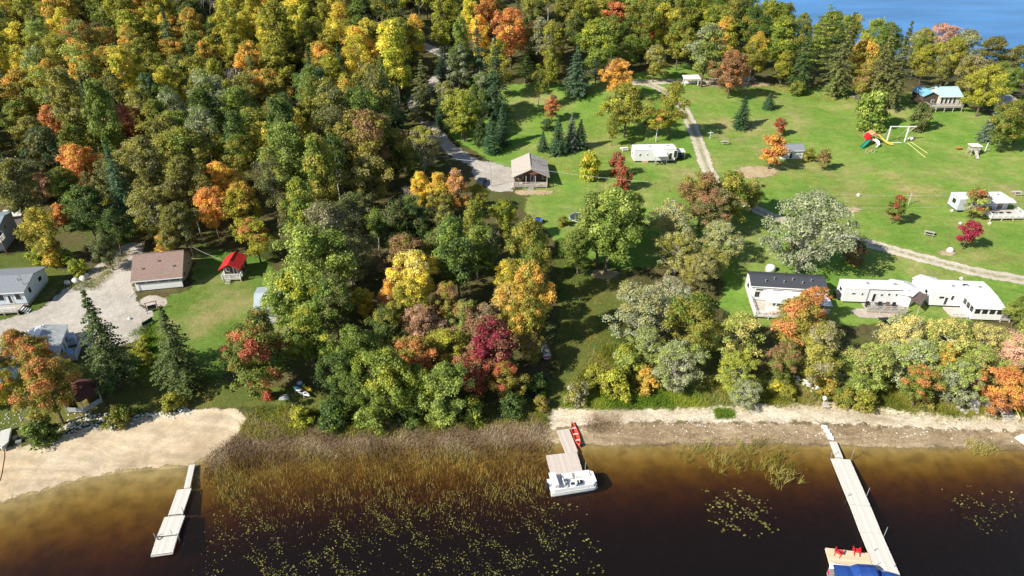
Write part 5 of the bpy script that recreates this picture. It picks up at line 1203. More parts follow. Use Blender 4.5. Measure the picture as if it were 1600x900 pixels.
for a in [(1484, 393, .75, 'white boulder on the lawn left of the crimson tree', WROCK), (106, 444, .65, 'leftmost of four pale boulders along the gravel yard edge', WROCK), (119, 441, .75, 'second pale boulder from the left along the gravel yard edge', WROCK), (131, 438, .8, 'third pale boulder from the left along the gravel yard edge', WROCK), (136, 431, .5, 'rightmost small pale boulder along the gravel yard edge', WROCK),
          (964, 559, .9, 'pale flat boulder in the weeds right of the clearing', WROCK), (892, 609, .7, 'grey boulder at the foot of the clearing', GROCK), (1522, 633, .85, 'pale boulder under the silvery trees near the right shore', WROCK), (1543, 634, .8, 'grey boulder left of the orange tree trunk near the right shore', GROCK), (203, 499, .35, 'small pale stone on the bare corner of the gravel yard', WROCK), (1502, 436, .4, 'small stone on the lawn above the sunroom trailer', WROCK), (1341, 306, .5, 'flat pale stone slab on the upper right lawn', WROCK),
          (1487, 330, .4, 'small pale stone left of the white mobile home with deck', WROCK), (1500, 350, .4, 'small pale stone at the foot of the red-topped green tree', WROCK), (1546, 350, .4, 'small pale stone below the railed deck', WROCK)]: rock(*a[:5], grp=None)
# playground
px0 = gp(1362, 226); q = thing('play_tower', 'play tower with red tent top, yellow, green and white slides on the upper lawn', 'playground', px0, .0)
for x in (-1, 1):
    for y in (0, 2): MB().bb(x - .08, x + .08, y - .08, y + .08, 0, 2.6).build('post', mat('cedar_post', (.45, .26, .14), .8, .15), q)
MB().bb(-1.1, 1.1, -.1, 2.1, 1.3, 1.42).build('platform', mat('cedar_post', (0, 0, 0)), q); MB().prism([(-1.3, -.3, 2.4), (1.3, -.3, 2.4), (0, -.3, 3.3)], (0, 2.6, 0)).build('roof', mat('cedar_post', (0, 0, 0)), q)
MB().prism([(-2.1, -.4, 1.5), (-.9, -.4, 1.5), (-.9, -.4, 2.7), (-1.6, -.4, 2.7)], (0, 1.8, 0)).build('tent_top', REDP, q)
def chute(name, pts, w, m, dirn):
    b = MB(); nx, ny = -dirn[1], dirn[0]; R = []
    for p in pts: R.append([(p[0] + nx * w * k, p[1] + ny * w * k, p[2] + e) for k, e in ((-.5, .3), (-.5, -.08), (.5, -.08), (.5, .3), (.42, .3), (.42, 0), (-.42, 0), (-.42, .3))])
    b.loft(R).build(name, m, q)
chute('slide', [(1, 1, 2.2), (1.8, .9, 2.1), (2.8, .6, 1.2), (3.6, .2, .6), (4.6, -.1, .25), (5.4, -.2, .2)], .9, mat('yellow_slide', (.72, .52, .10), .4, .05), (1, -.25)); chute('slide', [(-1, -.2, 1.4), (-2, -1, .9), (-3.2, -2, .2), (-3.7, -2.3, .15)], .9, mat('green_slide', (.02, .25, .17), .4, .05), (-.8, -.6)); chute('slide', [(.2, -.1, 1.4), (.9, -.8, 1.0), (.9, -1.8, .45), (.1, -2.4, .2)], .7, GEL, (.2, -1))
MB().rod((-.9, -.1, 0), (-.6, -.1, 2), .05).rod((-.1, -.1, 0), (-.3, -.1, 2), .05).build('ladder', mat('cedar_post', (0, 0, 0)), q)
q = thing('bicycle', 'pale bicycle lying by the foot of the play slides', 'bicycle', gp(1359, 239), .1); 
for x in (-.75, .75): MB().path([(x + .55 * math.cos(k * math.pi / 6), 0, .55 + .55 * math.sin(k * math.pi / 6)) for k in range(13)], .05, n=4).build('wheel', mat('pale_rubber', (.6, .55, .5), .6, .1), q)
MB().rod((-.75, 0, .55), (0, 0, 1.0), .04).rod((.75, 0, .55), (.5, 0, 1.15), .04).rod((0, 0, 1.0), (.5, 0, 1.1), .04).rod((0, 0, .5), (0, 0, 1.0), .04).build('frame', REDP, q); MB().rod((.5, -.3, 1.25), (.5, .3, 1.25), .03).build('handlebar', STEEL, q)
q = thing('swing_set', 'tall white timber swing frame beside the play tower', 'swing', gp(1399, 222), .0); s = scl(*gp(1399, 222)); Wd = 28 / s
for x in (-Wd / 2, Wd / 2): MB().bb(x - .13, x + .13, -.1, .1, 0, 4.1).build('post', TRIM, q)
MB().bb(-Wd / 2 - .2, Wd / 2 + 2.0, -.1, .1, 4.1, 4.3).build('beam', TRIM, q); MB().rod((Wd / 2 + 1.7, 0, 4.1), (Wd / 2, 0, 2.4), .08, n=4).rod((-Wd / 2 - 1, 1.5, 0), (-Wd / 2, 0, 4), .06, n=4).rod((Wd / 2 - 1.4, 2, 0), (Wd / 2 - .1, 0, 4), .06, n=4).build('brace', GREYW, q)
for x in (-.8, .9): MB().rod((x - .25, 0, 4.1), (x - .25, 0, .6), .02, n=3).rod((x + .25, 0, 4.1), (x + .25, 0, .6), .02, n=3).bb(x - .3, x + .3, -.12, .12, .55, .6).build('swing_seat', DARK, q)
MB().bb(-1.2, 1.4, -.6, -.35, .02, .14).build('ground_beam', TRIM, q)
for i, (a, b, l) in enumerate([((1418, 224), (1446, 247), 'yellow pole lying on the lawn, left of the pair by the swing frame'), ((1424, 223), (1449, 240), 'yellow pole lying on the lawn, right of the pair by the swing frame')]):
    A, B = gp(*a), gp(*b); q = thing('pole', l, 'pole', A); MB().rod((0, 0, .12), (B[0] - A[0], B[1] - A[1], B[2] - A[2] + .12), .07).build('shaft', mat('pale_yellow_paint', (.66, .6, .25), .6, .1), q); MB().rod((-.3, 0, 0), (.3, 0, .12), .06).build('foot', mat('pale_yellow_paint', (0, 0, 0)), q)
q = thing('toy_car', 'small white and grey toy car by the right post of the swing frame', 'toy', gp(1422, 219)); MB().bb(-.6, .6, -.35, .35, .2, .6).bb(-.2, .4, -.3, .3, .6, .95).build('body', GEL, q); MB().rod((-.4, -.4, .2), (-.4, .4, .2), .2, n=8).rod((.4, -.4, .2), (.4, .4, .2), .2, n=8).build('wheel', DARK, q)
q = thing('wheelbarrow', 'small orange wheelbarrow on the lawn left of the wooden lookout', 'wheelbarrow', gp(1497, 234)); MB().loft([[(-.5, -.4, .3), (.5, -.3, .3), (.5, .3, .3), (-.5, .4, .3)], [(-.8, -.55, .75), (.7, -.45, .7), (.7, .45, .7), (-.8, .55, .75)]]).build('tray', mat('orange_paint', (.6, .25, .06), .5, .1), q); MB().rod((.7, -.06, .22), (.7, .06, .22), .22, n=10).build('wheel', DARK, q); MB().rod((-.2, -.3, .4), (-1.3, -.35, .6), .03).rod((-.2, .3, .4), (-1.3, .35, .6), .03).build('handle', GREYW, q)
q = thing('lookout', 'grey wooden play lookout with ramp and plank cross at the right lawn', 'playhouse', gp(1521, 244))
for x in (-.9, .9):
    for y in (0, 1.6): MB().bb(x - .08, x + .08, y - .08, y + .08, 0, 2.6).build('post', GREYW, q)
MB().bb(-1.1, 1.1, -.1, 1.7, 1.5, 1.65).build('platform', GREYW, q); MB().bb(-1.3, 1.3, -.3, 1.9, 2.55, 2.7).build('roof', TRIM, q); MB().bb(-1.05, 1.05, -.15, -.08, 1.65, 2.2).build('railing', GREYW, q)
for i in range(4): MB().prism([(-.4 + i * .21, -2.0, .02), (-.22 + i * .21, -2.0, .02), (-.22 + i * .21, -.1, 1.5), (-.4 + i * .21, -.1, 1.5)], (0, 0, .07)).build('ramp_plank', GREYW, q)
q = thing('garden_post', 'leaning white post with crossbar right of the wooden lookout', 'post', gp(1538, 238)); MB().rod((0, 0, 0), (.1, 0, 2.6), .1, n=5).build('upright', TRIM, q); MB().rod((-2.0, 0, 1.1), (0, 0, 1.2), .06, n=4).rod((.1, 0, .6), (1.0, -.3, .9), .06, n=4).build('crossbar', GREYW, q)
# cars, quad bike, trampoline
def car(px, py, rz, lab, m):
    q = thing('parked_car', lab, 'car', gp(px, py), rz)
    MB().loft([[(-2.2, y, .35), (-2.2, y, .85), (-1.5, y, 1.0), (1.1, y, .95), (2.15, y, .8), (2.2, y, .35)] for y in (-.88, .88)]).build('body', m, q)
    MB().loft([[(-1.8 + k, y, .96), (-1.3 + k, y, 1.45), (.4, y, 1.45), (1.15, y, .96)] for k, y in ((0, -.78), (0, .78))]).build('cabin', GLASS, q); MB().bb(-1.25, .38, -.7, .7, 1.452, 1.5).build('roof', m, q)
    for x in (-1.4, 1.35):
        for y in (-.85, .85): MB().rod((x, y - .1, .33), (x, y + .1, .33), .33, n=12).build('wheel', DARK, q)
    for y in (-.6, .6): MB().bb(2.19, 2.23, y - .18, y + .18, .6, .75).build('headlight', STEEL, q); MB().bb(-2.23, -2.19, y - .18, y + .18, .65, .8).build('tail_light', REDP, q)
car(686, 183, 1.0, 'white car parked on the gravel drive beside the large yellow-green maple', GEL); car(772, 180, .05, 'silver car parked on the grass behind the narrow cedars', mat('silver_paint', (.5, .52, .55), .3, .05, metal=.5)); car(752, 288, 1.4, 'dark car parked on the gravel beside the tan-roofed cottage', mat('dark_blue_paint', (.02, .025, .05), .3, .05))
q = thing('quad_bike', 'blue quad bike parked on the grass above the shaded clearing', 'quad bike', gp(842, 347), -.3); MB().loft([[(-.9, y, .45), (-.9, y, .85), (-.1, y, .95), (.3, y, .8), (.95, y, .75), (.95, y, .45)] for y in (-.38, .38)]).build('body', mat('blue_plastic', (.02, .10, .5), .35, .05), q)
for x in (-.7, .75):
    for y in (-.5, .5): MB().rod((x, y - .12, .3), (x, y + .12, .3), .3, n=10).build('wheel', DARK, q)
MB().bb(-.6, .1, -.2, .2, .93, 1.05).build('seat', DARK, q); MB().rod((.35, -.4, 1.1), (.35, .4, 1.1), .03).rod((.35, 0, .8), (.35, 0, 1.1), .03).build('handlebar', STEEL, q); MB().bb(.6, 1.0, -.35, .35, .8, .86).bb(-1.1, -.7, -.35, .35, .88, .94).build('rack', STEEL, q)
q = thing('log_pile', 'dark stack of firewood beside the blue quad bike', 'woodpile', gp(828, 346), .1)
for i in range(7): MB().rod((-1.6 + .06 * i, (i % 4) * .3, .16 + .26 * (i // 4)), (1.3, (i % 4) * .3, .16 + .26 * (i // 4)), .15, n=6).build('log', BARK, q)
x, y, z = gp(905, 345); q = thing('trampoline', 'round black trampoline on the grass beside the big green tree', 'trampoline', (x, y, z))
ang = [k * math.pi / 12 for k in range(24)]; MB().loft([[(r * math.cos(a), r * math.sin(a), zz) for a in ang] for r, zz in ((2.0, .82), (2.0, .85))]).build('mat', mat('black_mesh', (.05, .055, .065), .8, .1), q)
MB().path([(2.15 * math.cos(a), 2.15 * math.sin(a), .84) for a in ang + [0]], .09, n=5).build('rim_pad', mat('pale_blue_pad', (.4, .5, .55), .6, .1), q)
for k in range(6): a = k * math.pi / 3; MB().rod((2.1 * math.cos(a), 2.1 * math.sin(a), 0), (2.1 * math.cos(a), 2.1 * math.sin(a), 2.4), .04, n=5).build('leg', STEEL, q)
# small things round the left cabin, poles and wires
q = thing('swing_bench', 'black metal garden swing frame standing on the round gravel pad', 'bench', gp(239, 486), .5)
for s in (-1, 1): MB().rod((s * .9, -.6, 0), (s * .8, 0, 1.8), .05).rod((s * .9, .6, 0), (s * .8, 0, 1.8), .05).build('leg', DARK, q)
MB().bb(-.7, .7, -.25, .25, .5, .56).bb(-.7, .7, .2, .26, .56, 1.1).build('seat', DARK, q); MB().bb(-.95, .95, -.04, .04, 1.78, 1.86).build('beam', DARK, q)
q = thing('garden_bench', 'dark green slatted bench on the grass below the round gravel pad', 'bench', gp(233, 508), 1.1); MB().bb(-1, 1, -.25, .25, .42, .48).build('seat', mat('dark_green_paint', (.02, .05, .03), .6, .1), q); MB().bb(-1, 1, .22, .28, .48, .95).build('backrest', mat('dark_green_paint', (0, 0, 0)), q)
for s in (-.9, .9): MB().bb(s - .04, s + .04, -.22, .25, 0, .42).build('leg', DARK, q)
def utility(px, py, h, lab, arm=False, m=GREYW, r=.13):
    q = thing('utility_pole', lab, 'pole', gp(px, py)); MB().rod((0, 0, -.5), (0, 0, h), r, r * .75, 8).build('shaft', m, q); MB().bb(-.7, .7, -.05, .05, h - .6, h - .45).build('crossarm', m, q); MB().rod((.5, 0, h - .45), (.5, 0, h - .2), .05).rod((-.5, 0, h - .45), (-.5, 0, h - .2), .05).build('insulator', DARK, q); return q
utility(303, 404, 3.0, 'short pale pole behind the right end of the brown-roofed cabin', m=PALEW); utility(317, 378, 7.5, 'tall dark utility pole at the forest edge behind the brown-roofed cabin'); utility(663, 268, 5.0, 'pale utility pole at the forest edge left of the tan-roofed cottage', m=PALEW); utility(767, 292, 6.5, 'slim utility pole on the gravel beside the tan-roofed cottage', r=.09); utility(1419, 320, 2.8, 'short pale lamp post on the right lawn between two small trees', m=PALEW, r=.09); utility(1109, 217, 2.2, 'short thin white post on the lawn right of the gravel track', m=TRIM, r=.07)
def wire(a, ha, b, hb, lab, sag=.5, r=.028):
    A, B = gp(*a), gp(*b); q = thing('overhead_wire', lab, 'wire', A); n = 10
    MB().path([((B[0] - A[0]) * t, (B[1] - A[1]) * t, ha + (B[2] + hb - A[2] - ha) * t - sag * 4 * t * (1 - t)) for t in [k / n for k in range(n + 1)]], r, n=4).build('cable', mat('pale_cable', (.5, .5, .48), .6, .05), q)
wire((663, 268), 4.8, (767, 292), 6.2, 'pale overhead wire crossing above the golden trees to the slim pole'); wire((767, 292), 6.2, (1010, 310), 4, 'pale overhead wire from the slim pole past the tan-roofed cottage porch'); wire((303, 404), 2.8, (352, 430), 3.4, 'thin wire from the short pale pole to the red-roofed bunkhouse', .2, .02)
wire((1300, 352), 4, (1600, 345), 4, 'lower thin wire crossing the right lawn', .3, .02); wire((1300, 330), 4, (1500, 330), 4, 'upper thin wire crossing the right lawn', .3, .02)
# shore: steps, post, logs
x, y, z = gp(1580, 660); q = thing('shore_steps', 'grey wooden steps with a yellow handrail down to the right shore', 'steps', (x, y, z - .1), .0)
for i in range(6): MB().bb(-.75, .75, i * .42, i * .42 + .3, .1 + i * .17, .17 + i * .17).build('step', GREYW, q)
for s in (-1, 1): MB().prism([(s * .8, -.1, -.1), (s * .8, 2.6, 1.1), (s * .8, 2.6, 1.25), (s * .8, -.1, .1)], (.05, 0, 0)).build('stringer', GREYW, q)
MB().rod((.85, 0, 0), (.85, 0, 1.1), .05).rod((.85, 2.5, 1), (.85, 2.5, 2.1), .05).rod((.85, 0, 1.1), (.85, 2.5, 2.1), .06).build('handrail', mat('yellow_handrail', (.55, .5, .15), .6, .1), q)
q = thing('lamp_post', 'white globe on a short post at the top of the right sand strip', 'post', gp(1285, 634)); MB().rod((0, 0, 0), (0, 0, 1.2), .08).build('post', PALEW, q); MB().loft([[(math.cos(a) * .34 * math.sin(p), math.sin(a) * .34 * math.sin(p), 1.5 - .34 * math.cos(p)) for a in [k * math.pi / 5 for k in range(10)]] for p in (.2, .8, 1.57, 2.3, 2.95)]).build('globe', GEL, q, smooth=True)
for i, px in enumerate((1287, 1293)): q = thing('folding_chair', ['left', 'right'][i] + ' of two small pale chairs below the white globe post', 'chair', gp(px, 638), .2 * i); MB().bb(-.25, .25, -.25, .25, .38, .42).build('seat', PALEW, q); MB().bb(-.25, .25, .22, .26, .42, .95).build('backrest', PALEW, q); [MB().bb(s * .22 - .02, s * .22 + .02, -.2, -.16, 0, .38).build('leg', STEEL, q) for s in (-1, 1)]
# ------------------------------------------------ stuff nobody could count: stones, reeds, weeds, lily pads
def plant_mat(name, stops, trans=.25):
    m = bpy.data.materials.new(name); t, N, L = nodes(m); b = N['Principled BSDF']; a = N.new('ShaderNodeAttribute'); a.attribute_name = 'tone'
    c = ramp(N, L, a.outputs['Fac'], stops); L.new(c, b.inputs['Base Color']); b.inputs['Roughness'].default_value = .7; b.inputs['Specular IOR Level'].default_value = .2
    tr = N.new('ShaderNodeBsdfTranslucent'); L.new(c, tr.inputs[0]); ms = N.new('ShaderNodeMixShader'); ms.inputs[0].default_value = trans
    L.new(b.outputs[0], ms.inputs[1]); L.new(tr.outputs[0], ms.inputs[2]); L.new(ms.outputs[0], N['Material Output'].inputs[0]); return m
def scatter(poly, n, seed, dens=None):
    rng = np.random.default_rng(seed); W = np.array([gp(*p)[:2] if p[1] < 690 else at_z(*p) for p in poly]); P = np.zeros((0, 2))
    while len(P) < n:
        q = rng.uniform(W.min(0), W.max(0), size=(n * 2, 2)); q = q[poly_sd(W, q[:, 0], q[:, 1]) > rng.normal(0, .7, len(q))]
        if dens: q = q[rng.uniform(size=len(q)) < dens(q[:, 0], q[:, 1])]
        P = np.concatenate([P, q])
    return P[:n], rng
def clump(x, y, s, ph): return np.clip(.5 + .7 * (np.sin(x * s + ph) * np.sin(y * s * 1.7 + ph * 2) + .6 * np.sin(x * s * 2.7 + y * s * 1.9 + ph)), .03, 1)
def blades(name, lab, poly, n, h, w, m, seed, dens=None, lean=.35, z0=None, per=1, spread=.15, curl=0.0, cat='plants', off=0.0):
    P, rng = scatter(poly, n, seed, dens); P = np.repeat(P, per, 0) + rng.normal(size=(n * per, 2)) * spread; N_ = len(P)
    Z = hgt(P[:, 0], P[:, 1]) if z0 is None else np.full(N_, z0); Z = Z + off; H_ = h * rng.uniform(.5, 1.25, N_); a = rng.uniform(0, 6.283, N_); ln = rng.normal(size=(N_, 2)) * lean * H_[:, None]
    wx, wy = np.cos(a) * w / 2, np.sin(a) * w / 2; B = np.stack([P[:, 0], P[:, 1], Z], 1); T = B + np.stack([ln[:, 0], ln[:, 1], H_], 1); d = np.stack([wx, wy, np.zeros(N_)], 1)
    V = np.stack([B - d, B + d, T + d * .35, T - d * .35], 1).reshape(-1, 3); F = np.arange(4 * N_).reshape(N_, 4)
    tone = np.repeat(np.clip(clump(P[:, 0], P[:, 1], .35, 1.3) * .6 + rng.uniform(0, .5, N_), 0, 1), 4)
    return tag(link(name, npmesh(name, V, F, {'tone': tone}), m), lab, cat, kind='stuff')
G1 = plant_mat('marsh_reeds', [(0, (.13, .08, .03)), (.5, (.30, .20, .055)), (.8, (.48, .36, .11)), (1, (.24, .25, .06))]); G2 = plant_mat('dry_grass', [(0, (.20, .13, .08)), (.5, (.36, .26, .17)), (1, (.52, .42, .29))]); G3 = plant_mat('bank_weeds', [(0, (.10, .13, .02)), (.5, (.26, .28, .04)), (.8, (.38, .34, .06)), (1, (.42, .36, .18))]); G4 = plant_mat('lush_weeds', [(0, (.10, .17, .02)), (.6, (.22, .34, .03)), (1, (.40, .42, .06))]); G5 = plant_mat('olive_reeds', [(0, (.13, .12, .02)), (.6, (.30, .27, .05)), (1, (.42, .38, .12))])
ws = lambda k, ph, lo=0: (lambda x, y: np.maximum(clump(x, y, k, ph), lo))
blades('marsh_reeds', 'brown and gold reeds standing in the shallow water between the docks', [(330, 722), (400, 706), (600, 698), (800, 694), (855, 696), (862, 740), (850, 780), (700, 800), (500, 800), (390, 812), (330, 790), (320, 750)], 3900, .72, .05, G1, 1, lambda x, y: (.5 + .5 * clump(x, y, .9, .4)) * np.clip((y - 56) / 12, .15, 1) ** 1.2, .13, -.1, 3, .35)
blades('reed_fringe', 'thinner reeds at the deep edge of the reed bed', [(330, 780), (500, 790), (700, 790), (850, 770), (870, 830), (700, 840), (500, 830), (340, 830)], 250, .5, .05, G5, 2, ws(.6, 2.4), .15, -.1, 2, .3)
blades('dry_marsh_grass', 'matted pale brown marsh grass along the water edge left of the middle dock', [(392, 668), (500, 672), (700, 664), (850, 660), (862, 700), (700, 712), (500, 716), (400, 722), (330, 745), (318, 722), (345, 700)], 13000, .42, .055, G2, 3, ws(.4, 1.1, .3), .7, None, 2, .2)
blades('yellow_bank_grass', 'yellow-green grass fringe on the bank above the marsh', [(388, 640), (430, 636), (520, 648), (700, 652), (850, 640), (860, 660), (700, 672), (500, 680), (400, 690), (380, 670)], 9000, .65, .06, G3, 4, ws(.35, 2.1, .15), .5, None, 2, .2)
blades('lush_bank_weeds', 'bright green weeds on the bank above the middle dock', [(880, 618), (960, 606), (1050, 612), (1100, 628), (1040, 638), (950, 640), (885, 640)], 7000, .6, .06, G4, 5, ws(.5, .1, .35), .5, None, 2, .2)
blades('clearing_weeds', 'yellowing weeds on the right slope of the clearing', [(950, 540), (1010, 545), (1060, 610), (1000, 615), (900, 620), (905, 600)], 6000, .7, .07, G3, 6, ws(.5, 3.1, .1), .5, None, 2, .25)
blades('right_bank_grass', 'dry yellow-green grass on the bank along the right shore', [(1100, 600), (1300, 596), (1600, 600), (1700, 620), (1700, 664), (1450, 648), (1300, 634), (1100, 636)], 13000, .5, .06, G3, 7, ws(.4, .9, .15), .5, None, 2, .2)
blades('shore_reeds', 'olive reeds in the shallow water between the middle and longest docks', [(1050, 690), (1140, 686), (1240, 690), (1235, 740), (1200, 740), (1110, 735), (1055, 712)], 330, .9, .045, G5, 8, ws(.9, .5), .4, -.1, 4, .15)
blades('outer_reeds', 'sparse olive reeds leaning in the water left of the longest dock', [(1190, 720), (1240, 720), (1240, 765), (1205, 765)], 60, 1.0, .06, G5, 9, ws(1.2, .2), .5, -.1, 5, .15)
blades('right_reeds', 'few yellow reeds in the shallows near the right edge', [(1510, 690), (1560, 692), (1555, 712), (1515, 708)], 60, .9, .06, G5, 10, None, .6, -.1, 4, .15)
blades('shore_tuft', 'dry brown grass tuft on the wet sand right of the canoe', [(925, 648), (965, 650), (975, 672), (930, 678), (912, 665)], 700, .45, .04, G2, 11, None, .6, None, 2, .15)
blades('green_tuft', 'bright green grass tuft on the right sand strip', [(1116, 640), (1145, 642), (1145, 655), (1118, 655)], 700, .55, .05, G4, 12, None, .4, None, 2, .12)
blades('shore_litter', 'scattered brown stalks on the wet sand of the right shore', [(1030, 655), (1250, 662), (1450, 672), (1600, 680), (1600, 695), (1300, 688), (1060, 700), (1000, 690)], 3500, .3, .05, G2, 13, ws(.5, 1.9), 1.2, None, 1, .2)
blades('reed_edge', 'reeds between the left dock and the beach tip', [(318, 735), (345, 715), (400, 700), (400, 760), (350, 790), (330, 770)], 500, .5, .055, G1, 14, ws(.6, .4, .1), .2, -.05, 3, .3)
blades('gravel_edge_weeds', 'weeds along the edge of the left gravel yard', [(100, 445), (140, 440), (190, 400), (205, 395), (150, 452), (112, 455)], 900, .5, .06, G3, 15, None, .5, None, 2, .2)
blades('yard_weeds', 'yellow-green weeds between gravel yard and cabin lawn', [(205, 520), (240, 500), (262, 540), (250, 600), (210, 590)], 2200, .45, .06, G4, 16, ws(.6, .9, .1), .5, None, 2, .2)
LILY = plant_mat('lily_pads', [(0, (.05, .05, .02)), (.4, (.11, .11, .03)), (.75, (.24, .24, .06)), (1, (.28, .19, .07))], .1)
def lilies(name, lab, poly, n, seed, dens, r=.07):
    P, rng = scatter(poly, n, seed, dens); n = len(P); k = 7; R = r * rng.uniform(.5, 1.4, n); a0 = rng.uniform(0, 6.283, n); A = a0[:, None] + np.linspace(.25, 6.03, k)[None]
    tx, ty = rng.normal(size=(2, n, 1)) * .16; x = np.cos(A) * R[:, None]; y = np.sin(A) * R[:, None] * .85
    X = P[:, :1] + x; Y = P[:, 1:] + y; Z = np.maximum(.03 + rng.uniform(0, .05, (n, 1)) + x * tx + y * ty, .012); V = np.stack([X, Y, Z], 2).reshape(-1, 3)
    return tag(link(name, npmesh(name, V, np.arange(n * k).reshape(n, k), {'tone': np.repeat(np.clip(rng.normal(.5, .25, n), 0, 1), k)}), LILY), lab, 'water lilies', kind='stuff')
lilies('lily_pads', 'scattered yellow-green lily pads on the dark water below the reed bed', [(335, 800), (400, 780), (600, 775), (850, 745), (872, 790), (880, 900), (940, 960), (260, 960), (320, 880)], 3800, 21, lambda x, y: np.clip(clump(x, y, .8, .7) ** 2 * clump(x, y, .27, 2.1) * 1.6 + .05, 0, 1))
lilies('lily_pads', 'lily pad patch on open water right of the middle dock', [(1105, 770), (1150, 762), (1215, 800), (1200, 830), (1150, 845), (1110, 825)], 200, 22, ws(1.1, .8), .13)
lilies('lily_pads', 'lily pads on open water right of the longest dock', [(1470, 760), (1540, 765), (1590, 770), (1560, 845), (1540, 840), (1480, 790)], 110, 23, ws(1.0, .3), .1)
lilies('lily_pads', 'lily pads below the tip of the reed bed near the right side of the dock', [(870, 780), (900, 790), (950, 900), (900, 930), (860, 900)], 120, 24, ws(1.0, 1.3), .11)
def stones(name, lab, poly, n, seed, r, m, dens=None):
    P, rng = scatter(poly, n, seed, dens); b = MB()
    for p in P:
        s = r * rng.uniform(.5, 1.6); z = hz(*p); b.loft([[(p[0] + math.cos(a) * s * k * rng.uniform(.8, 1.15), p[1] + math.sin(a) * s * k * .8 * rng.uniform(.8, 1.15), z + zz * s) for a in [j * 1.2566 for j in range(5)]] for k, zz in ((1, -.2), (.95, .3), (.45, .75))])
    return tag(b.build(name, m), lab, 'stones', kind='stuff')
stones('riprap_stones', 'pale broken stones piled along the top of the left beach', [(95, 668), (110, 655), (150, 648), (200, 650), (235, 646), (200, 660), (150, 668), (105, 676)], 260, 31, .15, WROCK); stones('riprap_stones', 'line of stones between cabin lawn and left beach', [(235, 648), (290, 636), (300, 642), (245, 655)], 90, 32, .18, WROCK)
stones('shore_stones', 'grey stones strewn under the trees along the right bank', [(1240, 590), (1330, 580), (1345, 610), (1250, 612)], 160, 33, .24, WROCK); stones('shore_stones', 'pale stones strewn on the right sand strip', [(860, 650), (1100, 648), (1600, 664), (1600, 690), (1100, 680), (900, 680)], 260, 34, .1, WROCK); stones('shore_stones', 'rocks at the foot of the orange tree on the right shore', [(1500, 625), (1580, 630), (1580, 655), (1500, 645)], 50, 35, .3, GROCK); stones('leaf_litter_rocks', 'stones under the maple by the left beach', [(0, 640), (60, 620), (90, 640), (60, 660), (0, 670)], 60, 36, .14, GROCK)

def litter(name, lab, poly, n, seed, stops, size=.11, dens=None):
    P, rng = scatter(poly, n, seed, dens); Z = hgt(P[:, 0], P[:, 1]) + .1; Nr = rng.normal(size=(n, 3)) * .3 + [0, 0, 1]
    V, F = quads(np.stack([P[:, 0], P[:, 1], Z], 1), Nr, size * rng.uniform(.5, 1.3, n), rng)
    tag(link(name, npmesh(name, V, F, {'tone': np.repeat(rng.uniform(size=n), 4)}), plant_mat('litter_' + str(seed), stops)), lab, 'leaves', kind='stuff')
LF = [(0, (.22, .12, .05)), (.4, (.45, .25, .08)), (.7, (.6, .42, .10)), (1, (.5, .2, .06))]
litter('fallen_leaves', 'fallen orange and brown leaves along the upper wood edge', [(1070, 118), (1240, 128), (1400, 138), (1440, 150), (1400, 165), (1200, 150), (1080, 145)], 5000, 51, LF, .16, ws(.2, .7))
litter('fallen_leaves', 'fallen leaves scattered over the middle lawn under the trees', [(880, 150), (1060, 150), (1060, 300), (840, 310), (840, 180)], 6000, 52, LF, .13, ws(.15, 1.7))
litter('fallen_leaves', 'fallen leaves on the dry ground of the clearing', [(862, 400), (960, 425), (980, 480), (960, 560), (930, 620), (855, 620), (870, 480)], 4000, 53, LF, .09, ws(.3, .7, .2))
litter('fallen_leaves', 'fallen leaves scattered on the cabin lawn', [(235, 470), (400, 410), (420, 520), (340, 600), (230, 600), (210, 540)], 2500, 54, LF, .08, ws(.3, .2, .1))
litter('fallen_leaves', 'fallen leaves on the grass below the left bank trees', [(0, 600), (120, 575), (300, 600), (400, 610), (300, 640), (150, 655), (0, 690)], 4000, 55, LF, .08, ws(.3, .9, .2))
litter('fallen_leaves', 'fallen leaves over the right lawn around the small trees', [(1180, 240), (1600, 300), (1600, 420), (1320, 360), (1180, 300)], 5000, 56, LF, .11, ws(.12, .4))
import re
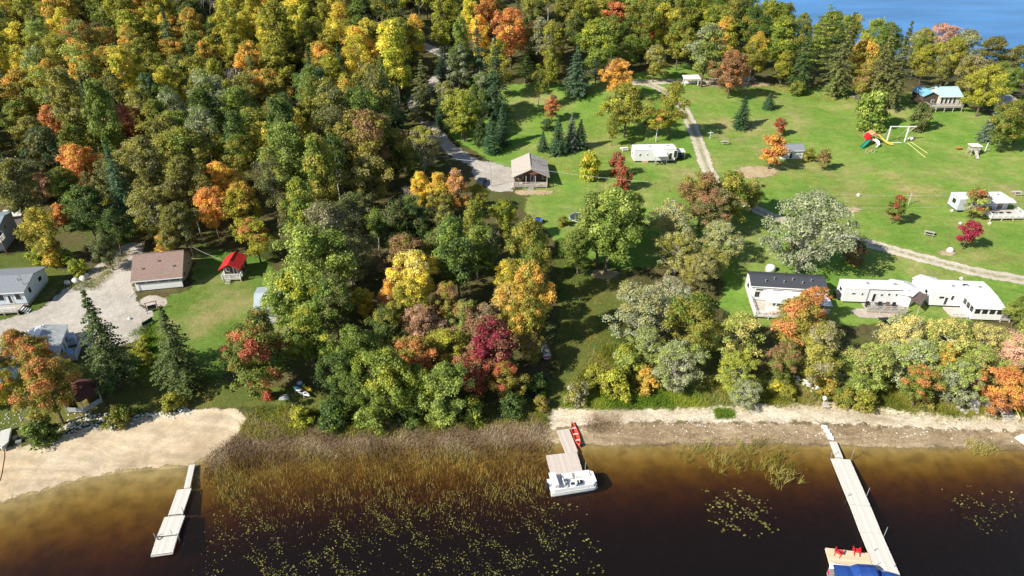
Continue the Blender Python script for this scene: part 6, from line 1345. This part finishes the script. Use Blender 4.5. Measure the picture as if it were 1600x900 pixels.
# ------------------------------------------------ labels of the forest trees
ZONES = [(1440, 112, 'behind the turquoise-roofed cottage'), (1560, 150, 'at the right edge by the far lake'), (1320, 60, 'in the far wood before the blue lake'), (1180, 70, 'in the wood beyond the upper lawn'), (1050, 60, 'in the wood above the track bend'),
 (900, 50, 'in the wood behind the middle lawn'), (780, 60, 'right of the upper bend of the drive'), (740, 170, 'beside the drive and the parked cars'), (560, 60, 'left of the upper bend of the drive'), (440, 40, 'in the upper forest, centre left'),
 (260, 40, 'in the upper forest, left'), (80, 40, 'in the top left corner forest'), (80, 150, 'in the left forest above the side road'), (260, 150, 'in the left forest, middle'), (440, 150, 'in the forest centre left'), (580, 190, 'in the forest left of the drive'),
 (70, 280, 'below the side road at left'), (220, 300, 'behind the brown-roofed cabin'), (370, 300, 'behind the red-roofed bunkhouse'), (500, 300, 'in the middle forest'), (660, 290, 'left of the tan-roofed cottage'), (800, 350, 'below the tan-roofed cottage'),
 (100, 400, 'beside the white house with grey roof'), (430, 430, 'beside the half-hidden pale roof'), (560, 400, 'in the heart of the central grove'), (690, 420, 'in the central grove near the golden crown'), (820, 450, 'at the left edge of the shaded clearing'),
 (400, 560, 'behind the paddleboard'), (520, 600, 'right of the paddleboard by the reeds'), (640, 590, 'in the front of the central grove'), (780, 580, 'beside the red maples near the clearing'), (940, 360, 'beside the trampoline'), (1080, 350, 'between clearing and right lawn'),
 (1030, 520, 'right of the shaded clearing'), (1150, 560, 'left of the black-roofed mobile home'), (1250, 540, 'in front of the black-roofed mobile home'), (1380, 560, 'in front of the left white trailer'), (1500, 550, 'in front of the sunroom trailer'),
 (1590, 560, 'at the right edge above the shore'), (50, 580, 'in front of the two-toned roof trailer'), (90, 670, 'by the left beach'), (240, 600, 'below the brown-roofed cabin lawn'), (1300, 620, 'above the right shore'), (940, 600, 'at the foot of the clearing'), (1220, 100, 'at the far edge of the upper lawn')]
ORD = ['', 'second', 'third', 'fourth', 'fifth', 'sixth', 'seventh', 'eighth', 'ninth', 'tenth', 'eleventh', 'twelfth', 'thirteenth', 'fourteenth', 'fifteenth', 'sixteenth', 'seventeenth', 'eighteenth']
def label_trees():
    D = {}
    for t in TREES:
        if t['lab']: continue
        px, py, _ = proj(t['x'], t['y'], hz(t['x'], t['y']) + t['h'] * .6)
        t['px'] = px
        zn = min(ZONES, key=lambda z: (z[0] - px) ** 2 + (1.4 * (z[1] - py)) ** 2)[2]
        if not (-10 < px < 1610 and -25 < py < 910): zn = 'beyond the picture edge at ' + ('left' if px < 0 else 'right' if px > 1600 else 'top')
        a = ' with ' + CN[t['acc']] + ' patches' if t['acc'] in CN and t['k'] not in 'SDCPB' else ''
        s = '' if t['k'] in 'VMB' else ('large ' if t['r'] > 5.2 else 'small ' if t['r'] < 3.3 and t['k'] not in 'SDCP' else '')
        c = '' if t['k'] == 'B' else CN[t['c']] + ' '
        D.setdefault((s + c + KN[t['k']] + a, zn), []).append(t)
    for (b, zn), L in D.items():
        L.sort(key=lambda t: t['px'])
        for i, t in enumerate(L):
            l = b + ' ' + zn
            if len(l.split()) > 12 and ' with ' in l: l = l.replace(' with ', '/', 1).replace(' patches', '')
            if len(L) > 1: l = ('leftmost ' if i == 0 else 'rightmost ' if i == len(L) - 1 else ORD[min(i, 17)] + ' from left ') + l
            l = l.replace('tree/', 'tree and ').replace('birch/', 'birch and ')
            if len(l.split()) > 16: l = l.replace('spreading tree', 'spreader').replace('oval broadleaf tree', 'oval tree').replace('broadleaf tree', 'tree').replace('the ', '').replace('pale-trunked ', '')
            if len(l.split()) > 16: l = re.sub(r' and [a-z\-]+( [a-z]+)? (?=in|by|left|right|be|at|above|below|the )', ' ', l, count=1)
            tag(t['o'], ' '.join(l.split()[:16]), group='trees ' + zn)
label_trees()
